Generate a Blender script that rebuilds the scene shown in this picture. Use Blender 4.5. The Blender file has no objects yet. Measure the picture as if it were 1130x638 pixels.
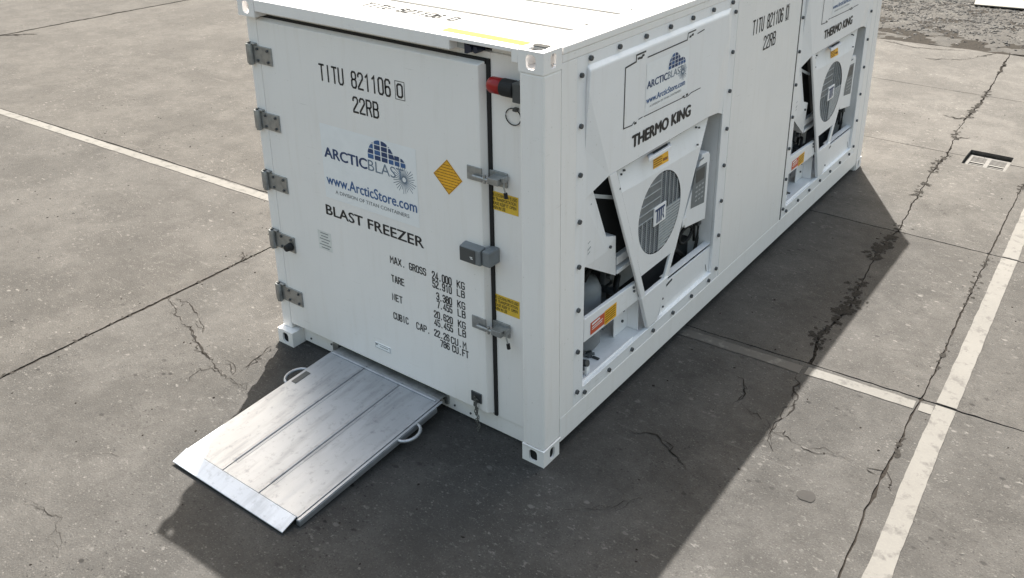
import bpy, bmesh, math, random
from mathutils import Vector, Matrix, noise

# ------------------------------------------------------------------ camera
scene = bpy.context.scene
col = scene.collection
cam_data = bpy.data.cameras.new('camera')
cam = bpy.data.objects.new('camera', cam_data)
col.objects.link(cam)
CAM = Vector((2.6016, -3.6272, 3.7753))
cam.matrix_world = (Matrix.Translation(CAM) @ Matrix.Rotation(0.606779, 4, 'Z')
                    @ Matrix.Rotation(1.194292, 4, 'X') @ Matrix.Rotation(0.004943, 4, 'Z'))
cam_data.sensor_fit = 'HORIZONTAL'
cam_data.sensor_width = 36.0
cam_data.lens = 36.0 * 1006.08 / 1130.0
cam_data.shift_x = (565.0 - 614.3) / 1130.0
cam_data.shift_y = (177.6 - 319.0) / 1130.0
cam_data.clip_start = 0.05
cam_data.clip_end = 3000.0
scene.camera = cam

# ------------------------------------------------------------------ light
SUN = Vector((-0.986, 1.658, 2.591)).normalized()
world = bpy.data.worlds.new('World')
scene.world = world
world.use_nodes = True
wn = world.node_tree
sky = wn.nodes.new('ShaderNodeTexSky')
sky.sky_type = 'NISHITA'
sky.sun_disc = False
sky.sun_elevation = math.asin(SUN.z)
sky.sun_rotation = math.atan2(SUN.x, SUN.y)
sky.air_density = 2.3
sky.dust_density = 7.0
sky.ozone_density = 1.0
bg = wn.nodes['Background']
bg.inputs['Strength'].default_value = 0.085
wn.links.new(sky.outputs['Color'], bg.inputs['Color'])
sl = bpy.data.lights.new('sun', 'SUN')
sl.energy = 4.8
sl.angle = math.radians(0.6)
sl.color = (1.0, 0.955, 0.89)
so = bpy.data.objects.new('sun', sl)
so.rotation_euler = SUN.to_track_quat('Z', 'Y').to_euler()
so.location = (-6, 10, 16)
col.objects.link(so)
scene.view_settings.view_transform = 'Standard'
scene.view_settings.look = 'None'
scene.view_settings.exposure = 1.66
scene.view_settings.gamma = 1.0
scene.view_settings.use_curve_mapping = False
scene.render.engine = 'CYCLES'

# ------------------------------------------------------------------ materials
class NT:
    def __init__(self, name):
        self.m = bpy.data.materials.new(name)
        self.m.use_nodes = True
        self.t = self.m.node_tree
        self.b = self.t.nodes['Principled BSDF']
    def n(self, kind, **kw):
        x = self.t.nodes.new(kind)
        for k, v in kw.items():
            if k in x.bl_rna.properties.keys():
                setattr(x, k, v)
            else:
                x.inputs[k.replace('_', ' ')].default_value = v
        return x
    def l(self, a, b): self.t.links.new(a, b)
    def coord(self, scale=(1, 1, 1), rot=(0, 0, 0)):
        tc = self.n('ShaderNodeTexCoord'); mp = self.n('ShaderNodeMapping')
        mp.inputs['Scale'].default_value = scale; mp.inputs['Rotation'].default_value = rot
        self.l(tc.outputs['Object'], mp.inputs['Vector'])
        return mp.outputs['Vector']
    def noise(self, vec, scale, detail=4.0, rough=0.55, dist=0.0):
        x = self.n('ShaderNodeTexNoise')
        x.inputs['Scale'].default_value = scale; x.inputs['Detail'].default_value = detail
        x.inputs['Roughness'].default_value = rough; x.inputs['Distortion'].default_value = dist
        self.l(vec, x.inputs['Vector'])
        return x.outputs['Fac']
    def ramp(self, fac, stops):
        x = self.n('ShaderNodeValToRGB')
        e = x.color_ramp.elements
        while len(e) < len(stops): e.new(0.5)
        for i, (p, c) in enumerate(stops):
            e[i].position = p
            e[i].color = (c, c, c, 1) if isinstance(c, (int, float)) else (*c, 1)
        self.l(fac, x.inputs['Fac'])
        return x.outputs['Color']
    def mix(self, fac, a, b, mode='MIX'):
        x = self.n('ShaderNodeMix', data_type='RGBA', blend_type=mode)
        for s, v in (('Factor', fac), ('A', a), ('B', b)):
            sock = [i for i in x.inputs if i.name == s and (i.type == ('VALUE' if s == 'Factor' else 'RGBA'))][0]
            if hasattr(v, 'links') or hasattr(v, 'is_linked'): self.l(v, sock)
            elif isinstance(v, (int, float)): sock.default_value = v
            else: sock.default_value = (*v, 1)
        return [o for o in x.outputs if o.type == 'RGBA'][0]
    def bump(self, h, strength=0.2, dist=0.01):
        x = self.n('ShaderNodeBump'); x.inputs['Strength'].default_value = strength; x.inputs['Distance'].default_value = dist
        self.l(h, x.inputs['Height']); self.l(x.outputs['Normal'], self.b.inputs['Normal'])
    def set(self, **kw):
        for k, v in kw.items():
            s = self.b.inputs[k.replace('_', ' ')]
            if hasattr(v, 'is_linked'): self.l(v, s)
            elif isinstance(v, (int, float)): s.default_value = v
            else: s.default_value = (*v, 1)
        return self.m

def plain(name, c, rough=0.5, metal=0.0, var=0.12, scale=14.0, spec=None):
    t = NT(name); v = t.coord()
    f = t.noise(v, scale, 5)
    d = tuple(x * (1 - var) for x in c); u = tuple(min(1, x * (1 + var * .6)) for x in c)
    t.set(Base_Color=t.ramp(f, [(0.3, d), (0.7, u)]), Roughness=rough, Metallic=metal)
    if spec is not None: t.set(Specular_IOR_Level=spec)
    return t.m

def white_paint(name, c, rough=0.42):
    t = NT(name); v = t.coord()
    big = t.noise(v, 1.3, 4, .6)
    streak = t.noise(t.coord((9, 9, .8)), 2.2, 4, .6)
    sp = t.noise(v, 60, 2, .5)
    base = t.mix(t.ramp(big, [(.35, 0), (.75, 1)]), c, tuple(x * .955 for x in c))
    base = t.mix(t.ramp(streak, [(.52, 0), (.8, .28)]), base, tuple(a * b for a, b in zip(c, (.80, .77, .72))))
    base = t.mix(t.ramp(sp, [(.70, 0), (.78, .4)]), base, (.42, .39, .34))
    scuff = t.noise(t.coord((1.5, 1.5, 22), (.2, .3, .1)), 3.0, 5, .7)
    gate = t.noise(v, 1.7, 3, .6)
    sm = t.n('ShaderNodeMath', operation='MULTIPLY'); t.l(t.ramp(scuff, [(.63, 0), (.70, .55)]), sm.inputs[0]); t.l(t.ramp(gate, [(.52, 0), (.62, 1)]), sm.inputs[1])
    base = t.mix(sm.outputs[0], base, (.50, .48, .45))
    t.set(Base_Color=base, Roughness=t.ramp(big, [(.3, rough - .06), (.7, rough + .1)]))
    t.bump(t.noise(v, 1.6, 2), .16, .02)
    return t.m

WHITE = white_paint('white_paint', (.885, .86, .845))
WHITE2 = white_paint('white_powder_coat', (.865, .86, .87), .38)
ROOFW = white_paint('white_roof_paint', (.40, .40, .39), .85)
ROOFW.node_tree.nodes['Principled BSDF'].inputs['Specular IOR Level'].default_value = .12
SEAM = plain('rib_edge_grey', (.10, .10, .097), .95, var=.5, scale=5, spec=.05)
BLACK = plain('black_rubber', (.012, .012, .013), .75)
DARK = plain('dark_plastic', (.028, .03, .033), .5)
CAVITY = plain('cavity_black', (.01, .011, .012), .9)  # flat black for the coil and for the shade in casting holes
INK = plain('black_ink', (.018, .018, .02), .55, var=.3, scale=40)
INKG = plain('grey_ink', (.16, .17, .18), .6)
BLUE = plain('navy_ink', (.026, .055, .15), .5)
BLUE2 = plain('mid_blue_ink', (.045, .12, .30), .5)
BLUEG = plain('blue_grey_ink', (.16, .21, .28), .55)
STICK = plain('white_vinyl', (.87, .88, .895), .35, var=.03)
YELLOW = plain('yellow_vinyl', (.78, .51, .045), .4)
ORANGE = plain('amber_vinyl', (.86, .45, .025), .4)
REDV = plain('red_vinyl', (.62, .115, .05), .4)
GREY = plain('grey_plastic', (.18, .195, .205), .45)
GREYD = plain('dark_grey_plastic', (.065, .07, .072), .4)
GREYL = plain('pale_grey_panel', (.42, .44, .45), .5)
GREYM = plain('mid_grey_wire', (.30, .31, .32), .5)
REDB = plain('red_lens', (.33, .012, .012), .3)
NAVYP = plain('navy_plug', (.012, .02, .045), .35)

def steel(name, c, rough):
    t = NT(name); v = t.coord()
    f = t.noise(v, 22, 5, .65); g = t.noise(v, 5, 3)
    t.set(Base_Color=t.mix(t.ramp(f, [(.42, 0), (.72, .7)]), c, tuple(x * .55 for x in c)),
          Roughness=t.ramp(g, [(.3, rough - .1), (.7, rough + .12)]), Metallic=.85)
    return t.m
STEEL = steel('galvanised_steel', (.40, .41, .41), .5)
BOLTM = steel('bolt_steel', (.13, .14, .15), .5)
CHAINM = steel('chain_steel', (.20, .20, .19), .5)

def alu(name, c, r0, r1, along):
    t = NT(name); v = t.coord()
    s = t.noise(t.coord((60, 1.2, 1) if along else (1.2, 60, 1)), 2.0, 4, .6)
    blot = t.noise(v, 2.2, 4, .55, .1)
    fine = t.noise(v, 26, 4, .65)
    smear = t.noise(t.coord((5, 1.0, 1), (0, 0, .25)), 2.6, 5, .6, .1)
    grime = t.mix(t.ramp(blot, [(.46, 0), (.74, .32)]), c, tuple(x * .6 for x in c))
    grime = t.mix(t.ramp(smear, [(.50, 0), (.72, .5)]), grime, tuple(x * .5 for x in c))
    grime = t.mix(t.ramp(fine, [(.56, 0), (.76, .55)]), grime, tuple(x * .42 for x in c))
    t.set(Base_Color=grime, Metallic=.8, Roughness=t.ramp(s, [(.25, r0), (.75, r1)]))
    t.bump(s, .06, .004)
    return t.m
ALU = alu('brushed_aluminium', (.42, .44, .475), .38, .54, True)
WELD = alu('dull_weld', (.385, .40, .43), .42, .58, True)
ALUB = alu('bright_aluminium', (.58, .61, .66), .38, .52, False)

def concrete(name, dark, mid, light, tint=True):
    t = NT(name); v = t.coord()
    sc = lambda c, k: tuple(min(1, x * k) for x in c)
    def mul(a, b):
        x = t.n('ShaderNodeMath', operation='MULTIPLY'); t.l(a, x.inputs[0]); t.l(b, x.inputs[1]); return x.outputs[0]
    big = t.noise(v, .38, 5, .62, .2)
    med = t.noise(v, 2.4, 9, .76, .1)
    fine = t.noise(v, 15, 7, .74)
    grit = t.noise(v, 95, 2, .6)
    c = t.mix(t.ramp(big, [(.32, 0), (.68, 1)]), dark, mid)
    c = t.mix(t.ramp(med, [(.45, 0), (.62, .55)]), c, light)                    # scraped pale areas
    c = t.mix(t.ramp(med, [(.34, .45), (.46, 0)]), c, sc(dark, .75))           # oily dull areas
    st = t.noise(t.coord((1, 1, 1), (0, 0, .7)), .85, 8, .66, .1)
    c = t.mix(t.ramp(st, [(.49, 0), (.55, .36), (.75, .46)]), c, sc(dark, .68))
    # chipped flakes in loose clusters, dark pits in others
    g1 = t.ramp(t.noise(v, .9, 4, .65), [(.42, 0), (.60, 1)])
    g2 = t.ramp(t.noise(t.coord((1, 1, 1), (0, 0, 2.1)), 1.2, 4, .65), [(.44, 0), (.62, 1)])
    flake = t.ramp(t.noise(t.coord((1, 1.9, 1), (0, 0, .55)), 13, 8, .72), [(.585, 0), (.635, .85)])
    c = t.mix(mul(flake, g1), c, sc(light, 1.75))
    pit = t.ramp(t.noise(t.coord((1, 1.6, 1), (0, 0, .55)), 19, 8, .74), [(.345, .8), (.405, 0)])
    c = t.mix(mul(pit, g2), c, sc(dark, .38))
    c = t.mix(t.ramp(fine, [(.30, .38), (.47, 0)]), c, sc(dark, .6))
    c = t.mix(t.ramp(fine, [(.58, 0), (.74, .42)]), c, sc(light, 1.4))
    c = t.mix(t.ramp(grit, [(.30, .5), (.43, 0)]), c, sc(dark, .42))
    c = t.mix(t.ramp(grit, [(.60, 0), (.72, .5)]), c, sc(light, 1.6))
    def cells(scale, rot, hi, lo, gate, a, b):
        nonlocal c
        vo = t.n('ShaderNodeTexVoronoi'); vo.inputs['Scale'].default_value = scale
        t.l(t.coord((1, 1.5, 1), (0, 0, rot)), vo.inputs['Vector'])
        sp = t.n('ShaderNodeSeparateColor'); t.l(vo.outputs['Color'], sp.inputs[0])
        core = t.ramp(vo.outputs['Distance'], [(.25, 1), (.42, 0)])
        c = t.mix(mul(mul(t.ramp(sp.outputs[0], [(hi, 0), (hi + .02, a)]), core), gate), c, sc(light, 2.1))
        c = t.mix(mul(mul(t.ramp(sp.outputs[1], [(lo, 0), (lo + .02, b)]), core), g2), c, sc(dark, .3))
    g3 = t.ramp(t.noise(v, .55, 5, .68), [(.36, .12), (.58, 1)])
    cells(46, .4, .93, .90, g3, .5, .8); cells(95, 1.1, .92, .90, g3, .42, .75); cells(17, .8, .965, .955, g1, .55, .9)
    scr = t.noise(t.coord((.5, 7, 1), (0, 0, .5)), 2.6, 6, .66)                # long drag scuffs
    c = t.mix(t.ramp(scr, [(.62, 0), (.74, .38)]), c, sc(light, 1.5))
    if tint:
        oi = t.n('ShaderNodeObjectInfo')
        c = t.mix(1.0, c, oi.outputs['Color'], 'MULTIPLY')
    t.set(Base_Color=c, Roughness=.88, Specular_IOR_Level=.25)
    h = t.mix(.5, t.ramp(fine, [(.2, 0), (.8, 1)]), t.ramp(med, [(.2, 0), (.8, 1)]))
    t.bump(t.mix(.35, h, t.ramp(grit, [(.2, 0), (.8, 1)])), .55, .012)
    return t.m
CONC = concrete('worn_concrete', (.0425, .0407, .0383), (.057, .0547, .0517), (.076, .073, .0688))
SOIL = plain('dark_soil', (.024, .021, .018), .95, var=.5, scale=30, spec=.1)
CAKED = plain('caked_dirt', (.028, .026, .0235), .95, var=.5, scale=60, spec=.1)
CRACK = plain('crack_dirt', (.022, .020, .018), .95, var=.4, scale=40, spec=.1)
DIRT = concrete('dusty_ground', (.029, .0275, .0255), (.040, .038, .0355), (.068, .065, .060), False)
STONE = plain('grey_gravel', (.046, .045, .0425), .9, var=.45, scale=3.5)
STONEL = plain('pale_pebble', (.105, .10, .092), .9, var=.4, scale=3.0)
BOARD = plain('pale_board', (.155, .148, .135), .8, var=.18, scale=1.6)
GRATE = plain('grate_iron', (.075, .072, .068), .7, var=.25, scale=20)

def paint(name, wear):
    t = NT(name); v = t.coord()
    a = t.noise(v, 9, 6, .7); b = t.noise(v, 1.6, 4, .6); f = t.noise(v, 70, 3, .7)
    c = t.mix(t.ramp(b, [(.3, 0), (.7, 1)]), (.092, .088, .081), (.119, .115, .106))
    c = t.mix(t.ramp(f, [(.35, .35), (.55, 0)]), c, (.13, .123, .11))
    m = t.n('ShaderNodeMath', operation='ADD'); t.l(a, m.inputs[0]); m.inputs[1].default_value = wear
    c = t.mix(t.ramp(m.outputs[0], [(.57, 0), (.69, .85)]), c, (.055, .052, .048))
    t.set(Base_Color=c, Roughness=.8)
    t.bump(a, .2, .006)
    return t.m
PAINT = paint('road_paint', .05)
PAINTW = paint('worn_road_paint', .215)

# ------------------------------------------------------------------ mesh helpers
class MB:
    def __init__(self): self.v = []; self.f = []
    def add(self, vs, fs):
        o = len(self.v); self.v += [tuple(x) for x in vs]; self.f += [[i + o for i in q] for q in fs]; return self
    def box(self, x0, x1, y0, y1, z0, z1):
        return self.add([(x0, y0, z0), (x1, y0, z0), (x1, y1, z0), (x0, y1, z0), (x0, y0, z1), (x1, y0, z1), (x1, y1, z1), (x0, y1, z1)],
                        [(0, 3, 2, 1), (4, 5, 6, 7), (0, 1, 5, 4), (1, 2, 6, 5), (2, 3, 7, 6), (3, 0, 4, 7)])
    def hexa(self, a, b):
        """prism between two equal-length loops a and b"""
        n = len(a)
        return self.add(list(a) + list(b), [list(range(n))[::-1], [n + i for i in range(n)]] + [(i, (i + 1) % n, n + (i + 1) % n, n + i) for i in range(n)])
    def tube(self, path, r, n=8, closed=False):
        P = [Vector(p) for p in path]; m = len(P); rings = []
        up = Vector((0, 0, 1))
        for i, p in enumerate(P):
            a = P[(i - 1) % m] if (closed or i > 0) else p
            b = P[(i + 1) % m] if (closed or i < m - 1) else p
            d = (b - a).normalized()
            s = d.cross(up)
            if s.length < 1e-3: s = d.cross(Vector((1, 0, 0)))
            s.normalize(); t = s.cross(d)
            rr = r[i] if isinstance(r, (list, tuple)) else r
            rings.append([p + s * rr * math.cos(k * 2 * math.pi / n) + t * rr * math.sin(k * 2 * math.pi / n) for k in range(n)])
        vs = [q for R in rings for q in R]; fs = []
        for i in range(m if closed else m - 1):
            j = (i + 1) % m
            for k in range(n):
                fs.append((i * n + k, i * n + (k + 1) % n, j * n + (k + 1) % n, j * n + k))
        if not closed:
            fs.append(list(range(n))); fs.append([(m - 1) * n + k for k in range(n)][::-1])
        return self.add(vs, fs)
    def cyl(self, a, b, r, n=16, r2=None): return self.tube([a, b], [r, r if r2 is None else r2], n)
    def mesh(self, name, bevel=0, smooth=False, segs=2):
        bm = bmesh.new()
        vs = [bm.verts.new(p) for p in self.v]
        for q in self.f:
            try: bm.faces.new([vs[i] for i in q])
            except ValueError: pass
        bmesh.ops.recalc_face_normals(bm, faces=bm.faces)
        if bevel:
            ed = [e for e in bm.edges if len(e.link_faces) == 2 and e.calc_face_angle(0) > .5]
            bmesh.ops.bevel(bm, geom=ed, offset=bevel, segments=segs, profile=.5, affect='EDGES', clamp_overlap=True)
        me = bpy.data.meshes.new(name); bm.to_mesh(me); bm.free()
        if smooth:
            for p in me.polygons: p.use_smooth = True
        return me

def link(name, me, mat, parent=None):
    o = bpy.data.objects.new(name, me)
    col.objects.link(o)
    if mat and not me.materials: me.materials.append(mat)
    if parent:
        o.parent = parent
        if parent.type == 'EMPTY': o.matrix_parent_inverse = Matrix.Translation(-parent.location)
    return o
def part(name, mb, mat, parent=None, bevel=0, smooth=False, label=None):
    o = link(name, mb.mesh(name, bevel, smooth), mat, parent)
    if label: o['label'] = label
    return o
def thing(name, loc, label, cat):
    o = bpy.data.objects.new(name, None); col.objects.link(o); o.location = loc
    o.empty_display_size = .2; o['label'] = label; o['category'] = cat
    return o
def tag(o, label, cat): o['label'] = label; o['category'] = cat; return o
def at_x(y, z, x):
    """carry a point measured on the side plane x = 0 to its real depth x"""
    k = (CAM.x - x) / CAM.x
    return (x, CAM.y + (y - CAM.y) * k, CAM.z + (z - CAM.z) * k)
def at_y(x, z, y, y0=.05):
    k = (y - CAM.y) / (y0 - CAM.y)
    return (CAM.x + (x - CAM.x) * k, y, CAM.z + (z - CAM.z) * k)

# ------------------------------------------------------------------ lettering
FRONT = lambda y: (lambda u, v: (u, y, v))
SIDE = lambda x: (lambda u, v: (x, u, v))
ROOF = lambda z: (lambda u, v: (u, v, z))
G = {
 'T': [[(0, 1), (.5, 1)], [(.25, 1), (.25, 0)]], 'I': [[(.25, 1), (.25, 0)]],
 'U': [[(0, 1), (0, .14), (.12, 0), (.38, 0), (.5, .14), (.5, 1)]],
 '8': [[(.12, .53), (.02, .63), (.02, .88), (.13, 1), (.37, 1), (.48, .88), (.48, .63), (.38, .53), (.12, .53), (0, .42), (0, .12), (.12, 0), (.38, 0), (.5, .12), (.5, .42), (.38, .53)]],
 '2': [[(0, .78), (0, .88), (.12, 1), (.38, 1), (.5, .88), (.5, .68), (0, .12), (0, 0), (.5, 0)]],
 '1': [[(.1, .84), (.3, 1), (.3, 0)]],
 '0': [[(0, .13), (.12, 0), (.38, 0), (.5, .13), (.5, .87), (.38, 1), (.12, 1), (0, .87), (0, .13)]],
 '6': [[(.5, .82), (.5, .88), (.38, 1), (.12, 1), (0, .87), (0, .13), (.12, 0), (.38, 0), (.5, .13), (.5, .43), (.38, .56), (.12, .56), (0, .44)]],
 '9': [[(0, .18), (0, .12), (.12, 0), (.38, 0), (.5, .13), (.5, .87), (.38, 1), (.12, 1), (0, .87), (0, .57), (.12, .44), (.38, .44), (.5, .56)]],
 '3': [[(0, .82), (0, .88), (.12, 1), (.38, 1), (.5, .88), (.5, .65), (.38, .53), (.18, .53)], [(.38, .53), (.5, .42), (.5, .12), (.38, 0), (.12, 0), (0, .12), (0, .2)]],
 '4': [[(.38, 0), (.38, 1), (0, .3), (0, .24), (.5, .24)]],
 '5': [[(.48, 1), (.03, 1), (.03, .55), (.38, .58), (.5, .46), (.5, .12), (.38, 0), (.12, 0), (0, .12), (0, .2)]],
 '7': [[(0, 1), (.5, 1), (.5, .92), (.18, 0)]],
 'R': [[(0, 0), (0, 1), (.37, 1), (.5, .88), (.5, .62), (.37, .5), (0, .5)], [(.3, .5), (.5, 0)]],
 'B': [[(0, 0), (0, 1), (.37, 1), (.48, .88), (.48, .64), (.37, .53), (0, .53)], [(.37, .53), (.5, .42), (.5, .12), (.38, 0), (0, 0)]],
 'M': [[(0, 0), (0, 1), (.27, .45), (.54, 1), (.54, 0)]], 'A': [[(0, 0), (.2, 1), (.3, 1), (.5, 0)], [(.07, .3), (.43, .3)]],
 'X': [[(0, 0), (.5, 1)], [(0, 1), (.5, 0)]], 'G': [[(.5, .8), (.5, .88), (.38, 1), (.12, 1), (0, .87), (0, .13), (.12, 0), (.38, 0), (.5, .12), (.5, .45), (.28, .45)]],
 'O': [[(0, .13), (.12, 0), (.38, 0), (.5, .13), (.5, .87), (.38, 1), (.12, 1), (0, .87), (0, .13)]],
 'S': [[(.5, .8), (.5, .88), (.38, 1), (.12, 1), (0, .88), (0, .65), (.12, .54), (.38, .5), (.5, .4), (.5, .12), (.38, 0), (.12, 0), (0, .12), (0, .2)]],
 'K': [[(0, 0), (0, 1)], [(.5, 1), (0, .42)], [(.16, .58), (.5, 0)]], 'L': [[(0, 1), (0, 0), (.46, 0)]],
 'E': [[(.48, 1), (0, 1), (0, 0), (.48, 0)], [(0, .52), (.4, .52)]], 'F': [[(.48, 1), (0, 1), (0, 0)], [(0, .52), (.4, .52)]],
 'N': [[(0, 0), (0, 1), (.5, 0), (.5, 1)]], 'C': [[(.5, .8), (.5, .88), (.38, 1), (.12, 1), (0, .87), (0, .13), (.12, 0), (.38, 0), (.5, .12), (.5, .2)]],
 'P': [[(0, 0), (0, 1), (.37, 1), (.5, .88), (.5, .6), (.37, .48), (0, .48)]],
 'D': [[(0, 0), (0, 1), (.34, 1), (.5, .84), (.5, .16), (.34, 0), (0, 0)]], 'H': [[(0, 0), (0, 1)], [(.5, 0), (.5, 1)], [(0, .52), (.5, .52)]],
 'V': [[(0, 1), (.25, 0), (.5, 1)]], 'W': [[(0, 1), (.13, 0), (.27, .7), (.41, 0), (.54, 1)]], 'Z': [[(0, 1), (.5, 1), (0, 0), (.5, 0)]],
 '.': [[(.2, 0), (.2, .07)]], ' ': [],
}
def ribbon(mb, pts, w, plane, lift=0):
    """flat stroke with mitred joints"""
    P = [Vector((p[0], p[1], 0)) for p in pts]; L = []; R = []
    closed = len(P) > 2 and (P[0] - P[-1]).length < 1e-6
    if closed: P = P[:-1]
    n = len(P)
    for i, p in enumerate(P):
        a = P[i - 1] if (i > 0 or closed) else None
        b = P[(i + 1) % n] if (i < n - 1 or closed) else None
        d1 = (p - a).normalized() if a is not None else None
        d2 = (b - p).normalized() if b is not None else None
        d = ((d1 or d2) + (d2 or d1)).normalized() if ((d1 or d2) + (d2 or d1)).length > 1e-4 else d2
        nn = Vector((-d.y, d.x, 0))
        k = max(.5, abs(d.dot(d2 or d1)))
        q = p.copy()
        if a is None: q = p - d2 * w * .45
        if b is None: q = p + d1 * w * .45
        L.append(q + nn * w / 2 / k); R.append(q - nn * w / 2 / k)
    vs = [plane(q.x, q.y) for q in L + R]
    fs = [(i, (i + 1) % n, n + (i + 1) % n, n + i) for i in range(n if closed else n - 1)]
    mb.add(vs, fs)
def stencil(name, s, u0, v0, h, plane, parent, mat, u1=None, wt=.13, gw=.5, gap=.26, adv=None):
    """monoline container lettering: text s from u0 (to u1 if given), base v0, height h"""
    a = gw + gap
    tot = len(s) * a - gap
    k = (u1 - u0) / tot if u1 is not None else h
    out = None; mb = MB()
    for i, ch in enumerate(s + ' '):
        if ch == ' ':
            if mb.v: out = part(name, mb, mat, parent)
            mb = MB(); continue
        for pl in G[ch]:
            ribbon(mb, [(u0 + (i * a + x) * k, v0 + y * h) for x, y in pl], wt * h, plane)
    return out
def bfont(name, s, u0, u1, v0, v1, plane, parent, mat, bold=0.0, fat=0.0):
    cu = bpy.data.curves.new('t', 'FONT'); cu.body = s; cu.size = 1; cu.offset = bold; cu.resolution_u = 3
    to = bpy.data.objects.new('t', cu); col.objects.link(to)
    bpy.context.view_layer.update()
    me = bpy.data.meshes.new_from_object(to.evaluated_get(bpy.context.evaluated_depsgraph_get()))
    bpy.data.objects.remove(to); bpy.data.curves.remove(cu)
    xs = [v.co.x for v in me.vertices]; ys = [v.co.y for v in me.vertices]
    ax, bx = min(xs), max(xs); ay, by = min(ys), max(ys)
    if fat:
        vv = [tuple(v.co) for v in me.vertices]; pp = [list(p.vertices) for p in me.polygons]; V2 = []; P2 = []
        for q, (du, dv) in enumerate(((-fat, 0), (fat, 0), (0, -fat * .6), (0, fat * .6))):
            V2 += [(x + du, y + dv, 0) for x, y, _ in vv]; P2 += [[i + q * len(vv) for i in p] for p in pp]
        me = bpy.data.meshes.new('t'); me.from_pydata(V2, [], P2)
        nq = len(vv)
        ax, bx, ay, by = ax - fat, bx + fat, ay - fat * .6, by + fat * .6
    c0, cu_, cv_ = (Vector(plane(*q)) for q in ((u0, v0), (u0 + .01, v0), (u0, v0 + .01)))
    nrm = (cu_ - c0).cross(cv_ - c0).normalized()
    for k, v in enumerate(me.vertices):
        v.co = nrm * (.00012 * (k // nq) if fat else 0) + Vector(plane(u0 + (v.co.x - ax) / (bx - ax) * (u1 - u0), v0 + (v.co.y - ay) / (by - ay) * (v1 - v0)))
    me.materials.clear()
    if ' ' not in s or len(s) > 15: return link(name, me, mat, parent)
    # one print per word: cut at the widest gaps of the line
    xs = sorted((x - ax) / (bx - ax) for x in xs); gp = sorted(((q - p, (p + q) / 2) for p, q in zip(xs, xs[1:])), reverse=True)[:s.count(' ')]
    cut = sorted(g[1] for g in gp); d = (Vector(plane(u1, v0)) - c0); L2 = d.length_squared
    groups = {}
    for p in me.polygons:
        t = (me.vertices[p.vertices[0]].co - c0).dot(d) / L2
        groups.setdefault(sum(t > c for c in cut), []).append(p)
    o = None
    for k in sorted(groups):
        used = {}; fs = []
        for p in groups[k]: fs.append([used.setdefault(i, len(used)) for i in p.vertices])
        m2 = bpy.data.meshes.new(name); m2.from_pydata([me.vertices[i].co[:] for i in used], [], fs)
        o = link(name, m2, mat, parent)
    return o
def quad_uv(mb, u0, u1, v0, v1, plane): mb.add([plane(u0, v0), plane(u1, v0), plane(u1, v1), plane(u0, v1)], [(0, 1, 2, 3)])

# ------------------------------------------------------------------ ground
ground = None
def lerp_tab(tab, t):
    if t <= tab[0][0]: return tab[0][1]
    for (a, b), (c, d) in zip(tab, tab[1:]):
        if t <= c: return b + (d - b) * (t - a) / (c - a)
    return tab[-1][1]
XC_T = [(-40, .95), (1.9, .93), (2.45, .85), (2.9, .895), (3.46, .85), (4.03, .79), (4.69, .81), (6.06, .71), (7.15, .69), (8.2, .59), (9.5, .595), (11.2, .50), (13.7, .35), (60, -2)]
XD_T = [(-40, 2.5), (.2, 1.745), (1.1, 1.70), (2.3, 1.69), (4.58, 1.624), (6.57, 1.587), (14, 1.45), (60, .5)]
XB_T = [(-40, -3.5), (-1.43, -3.65), (-.1, -3.69), (.98, -3.74), (60, -5)]
XA_T = [(-40, -15), (3.5, -13.9), (6, -13.95), (60, -13.5)]
def nz(a, b, c, s): return noise.noise(Vector((a * s, b * s, c)))
def wx(tab, seed, amp): return lambda y: (lerp_tab(tab, y) + amp * nz(y, 0, seed, 3.1) + amp * .6 * nz(y, 0, seed + 5, 11), y)
def wy(f, seed, amp): return lambda x: (x, f(x) + amp * nz(x, 0, seed, 2.7) + amp * .6 * nz(x, 0, seed + 5, 12))
Y0 = lambda x: 1.965 + .045 * x
LX = {'W': wx([(-99, -70), (99, -70)], 1, 0), 'A': wx(XA_T, 2, .03), 'B': wx(XB_T, 3, .008), 'C': wx(XC_T, 4, .022), 'D': wx(XD_T, 5, .014), 'E': wx([(-99, 70), (99, 70)], 6, 0)}
LY = {'S': wy(lambda x: -30, 11, 0), '0': wy(Y0, 12, .012), '1': wy(lambda x: 4.59 + .01 * x, 13, .012), '2': wy(lambda x: 7.07, 14, .01), '3': wy(lambda x: 9.67, 15, .012), '4': wy(lambda x: 12.25 + .06 * x, 16, .05), 'N': wy(lambda x: 70, 17, 0)}
HW = {'W': .01, 'A': .03, 'B': .0095, 'C': .0045, 'D': .0042, 'E': .01, 'S': .01, '0': .006, '1': .006, '2': .005, '3': .006, '4': .02, 'N': .01}
def half(key, t, side):
    h = HW[key] * (1 + .7 * nz(t, side, ord(key) * .37, 2.2) + .5 * nz(t, side, ord(key) * .7, 14))
    if key == 'B': h += .010 * max(0, nz(t, side, 6.1, 1.3)) + .010 * max(0, nz(t, side, 6.6, 28))
    if key == 'C':
        env = max(0, nz(t, .3 * side, 7.7, 1.1) + .22) * (1.25 if t < 4.8 else .85)
        h += env * (.02 + .07 * max(0, nz(t, side * 2, 3.3, 6) + .05) + .03 * nz(t, side * 5, 8.3, 17))
    if key == 'D':
        env = max(0, nz(t, .3 * side, 2.2, 1.7) + .02)
        h += env * (.006 + .03 * max(0, nz(t, side * 2, 5.3, 8)) + .015 * nz(t, side * 5, 9.3, 17))
    if key == '0' and -9 < t < -3: h += .01 * max(0, nz(t, 0, 8.8, 3))
    return max(.0025, h)
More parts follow.
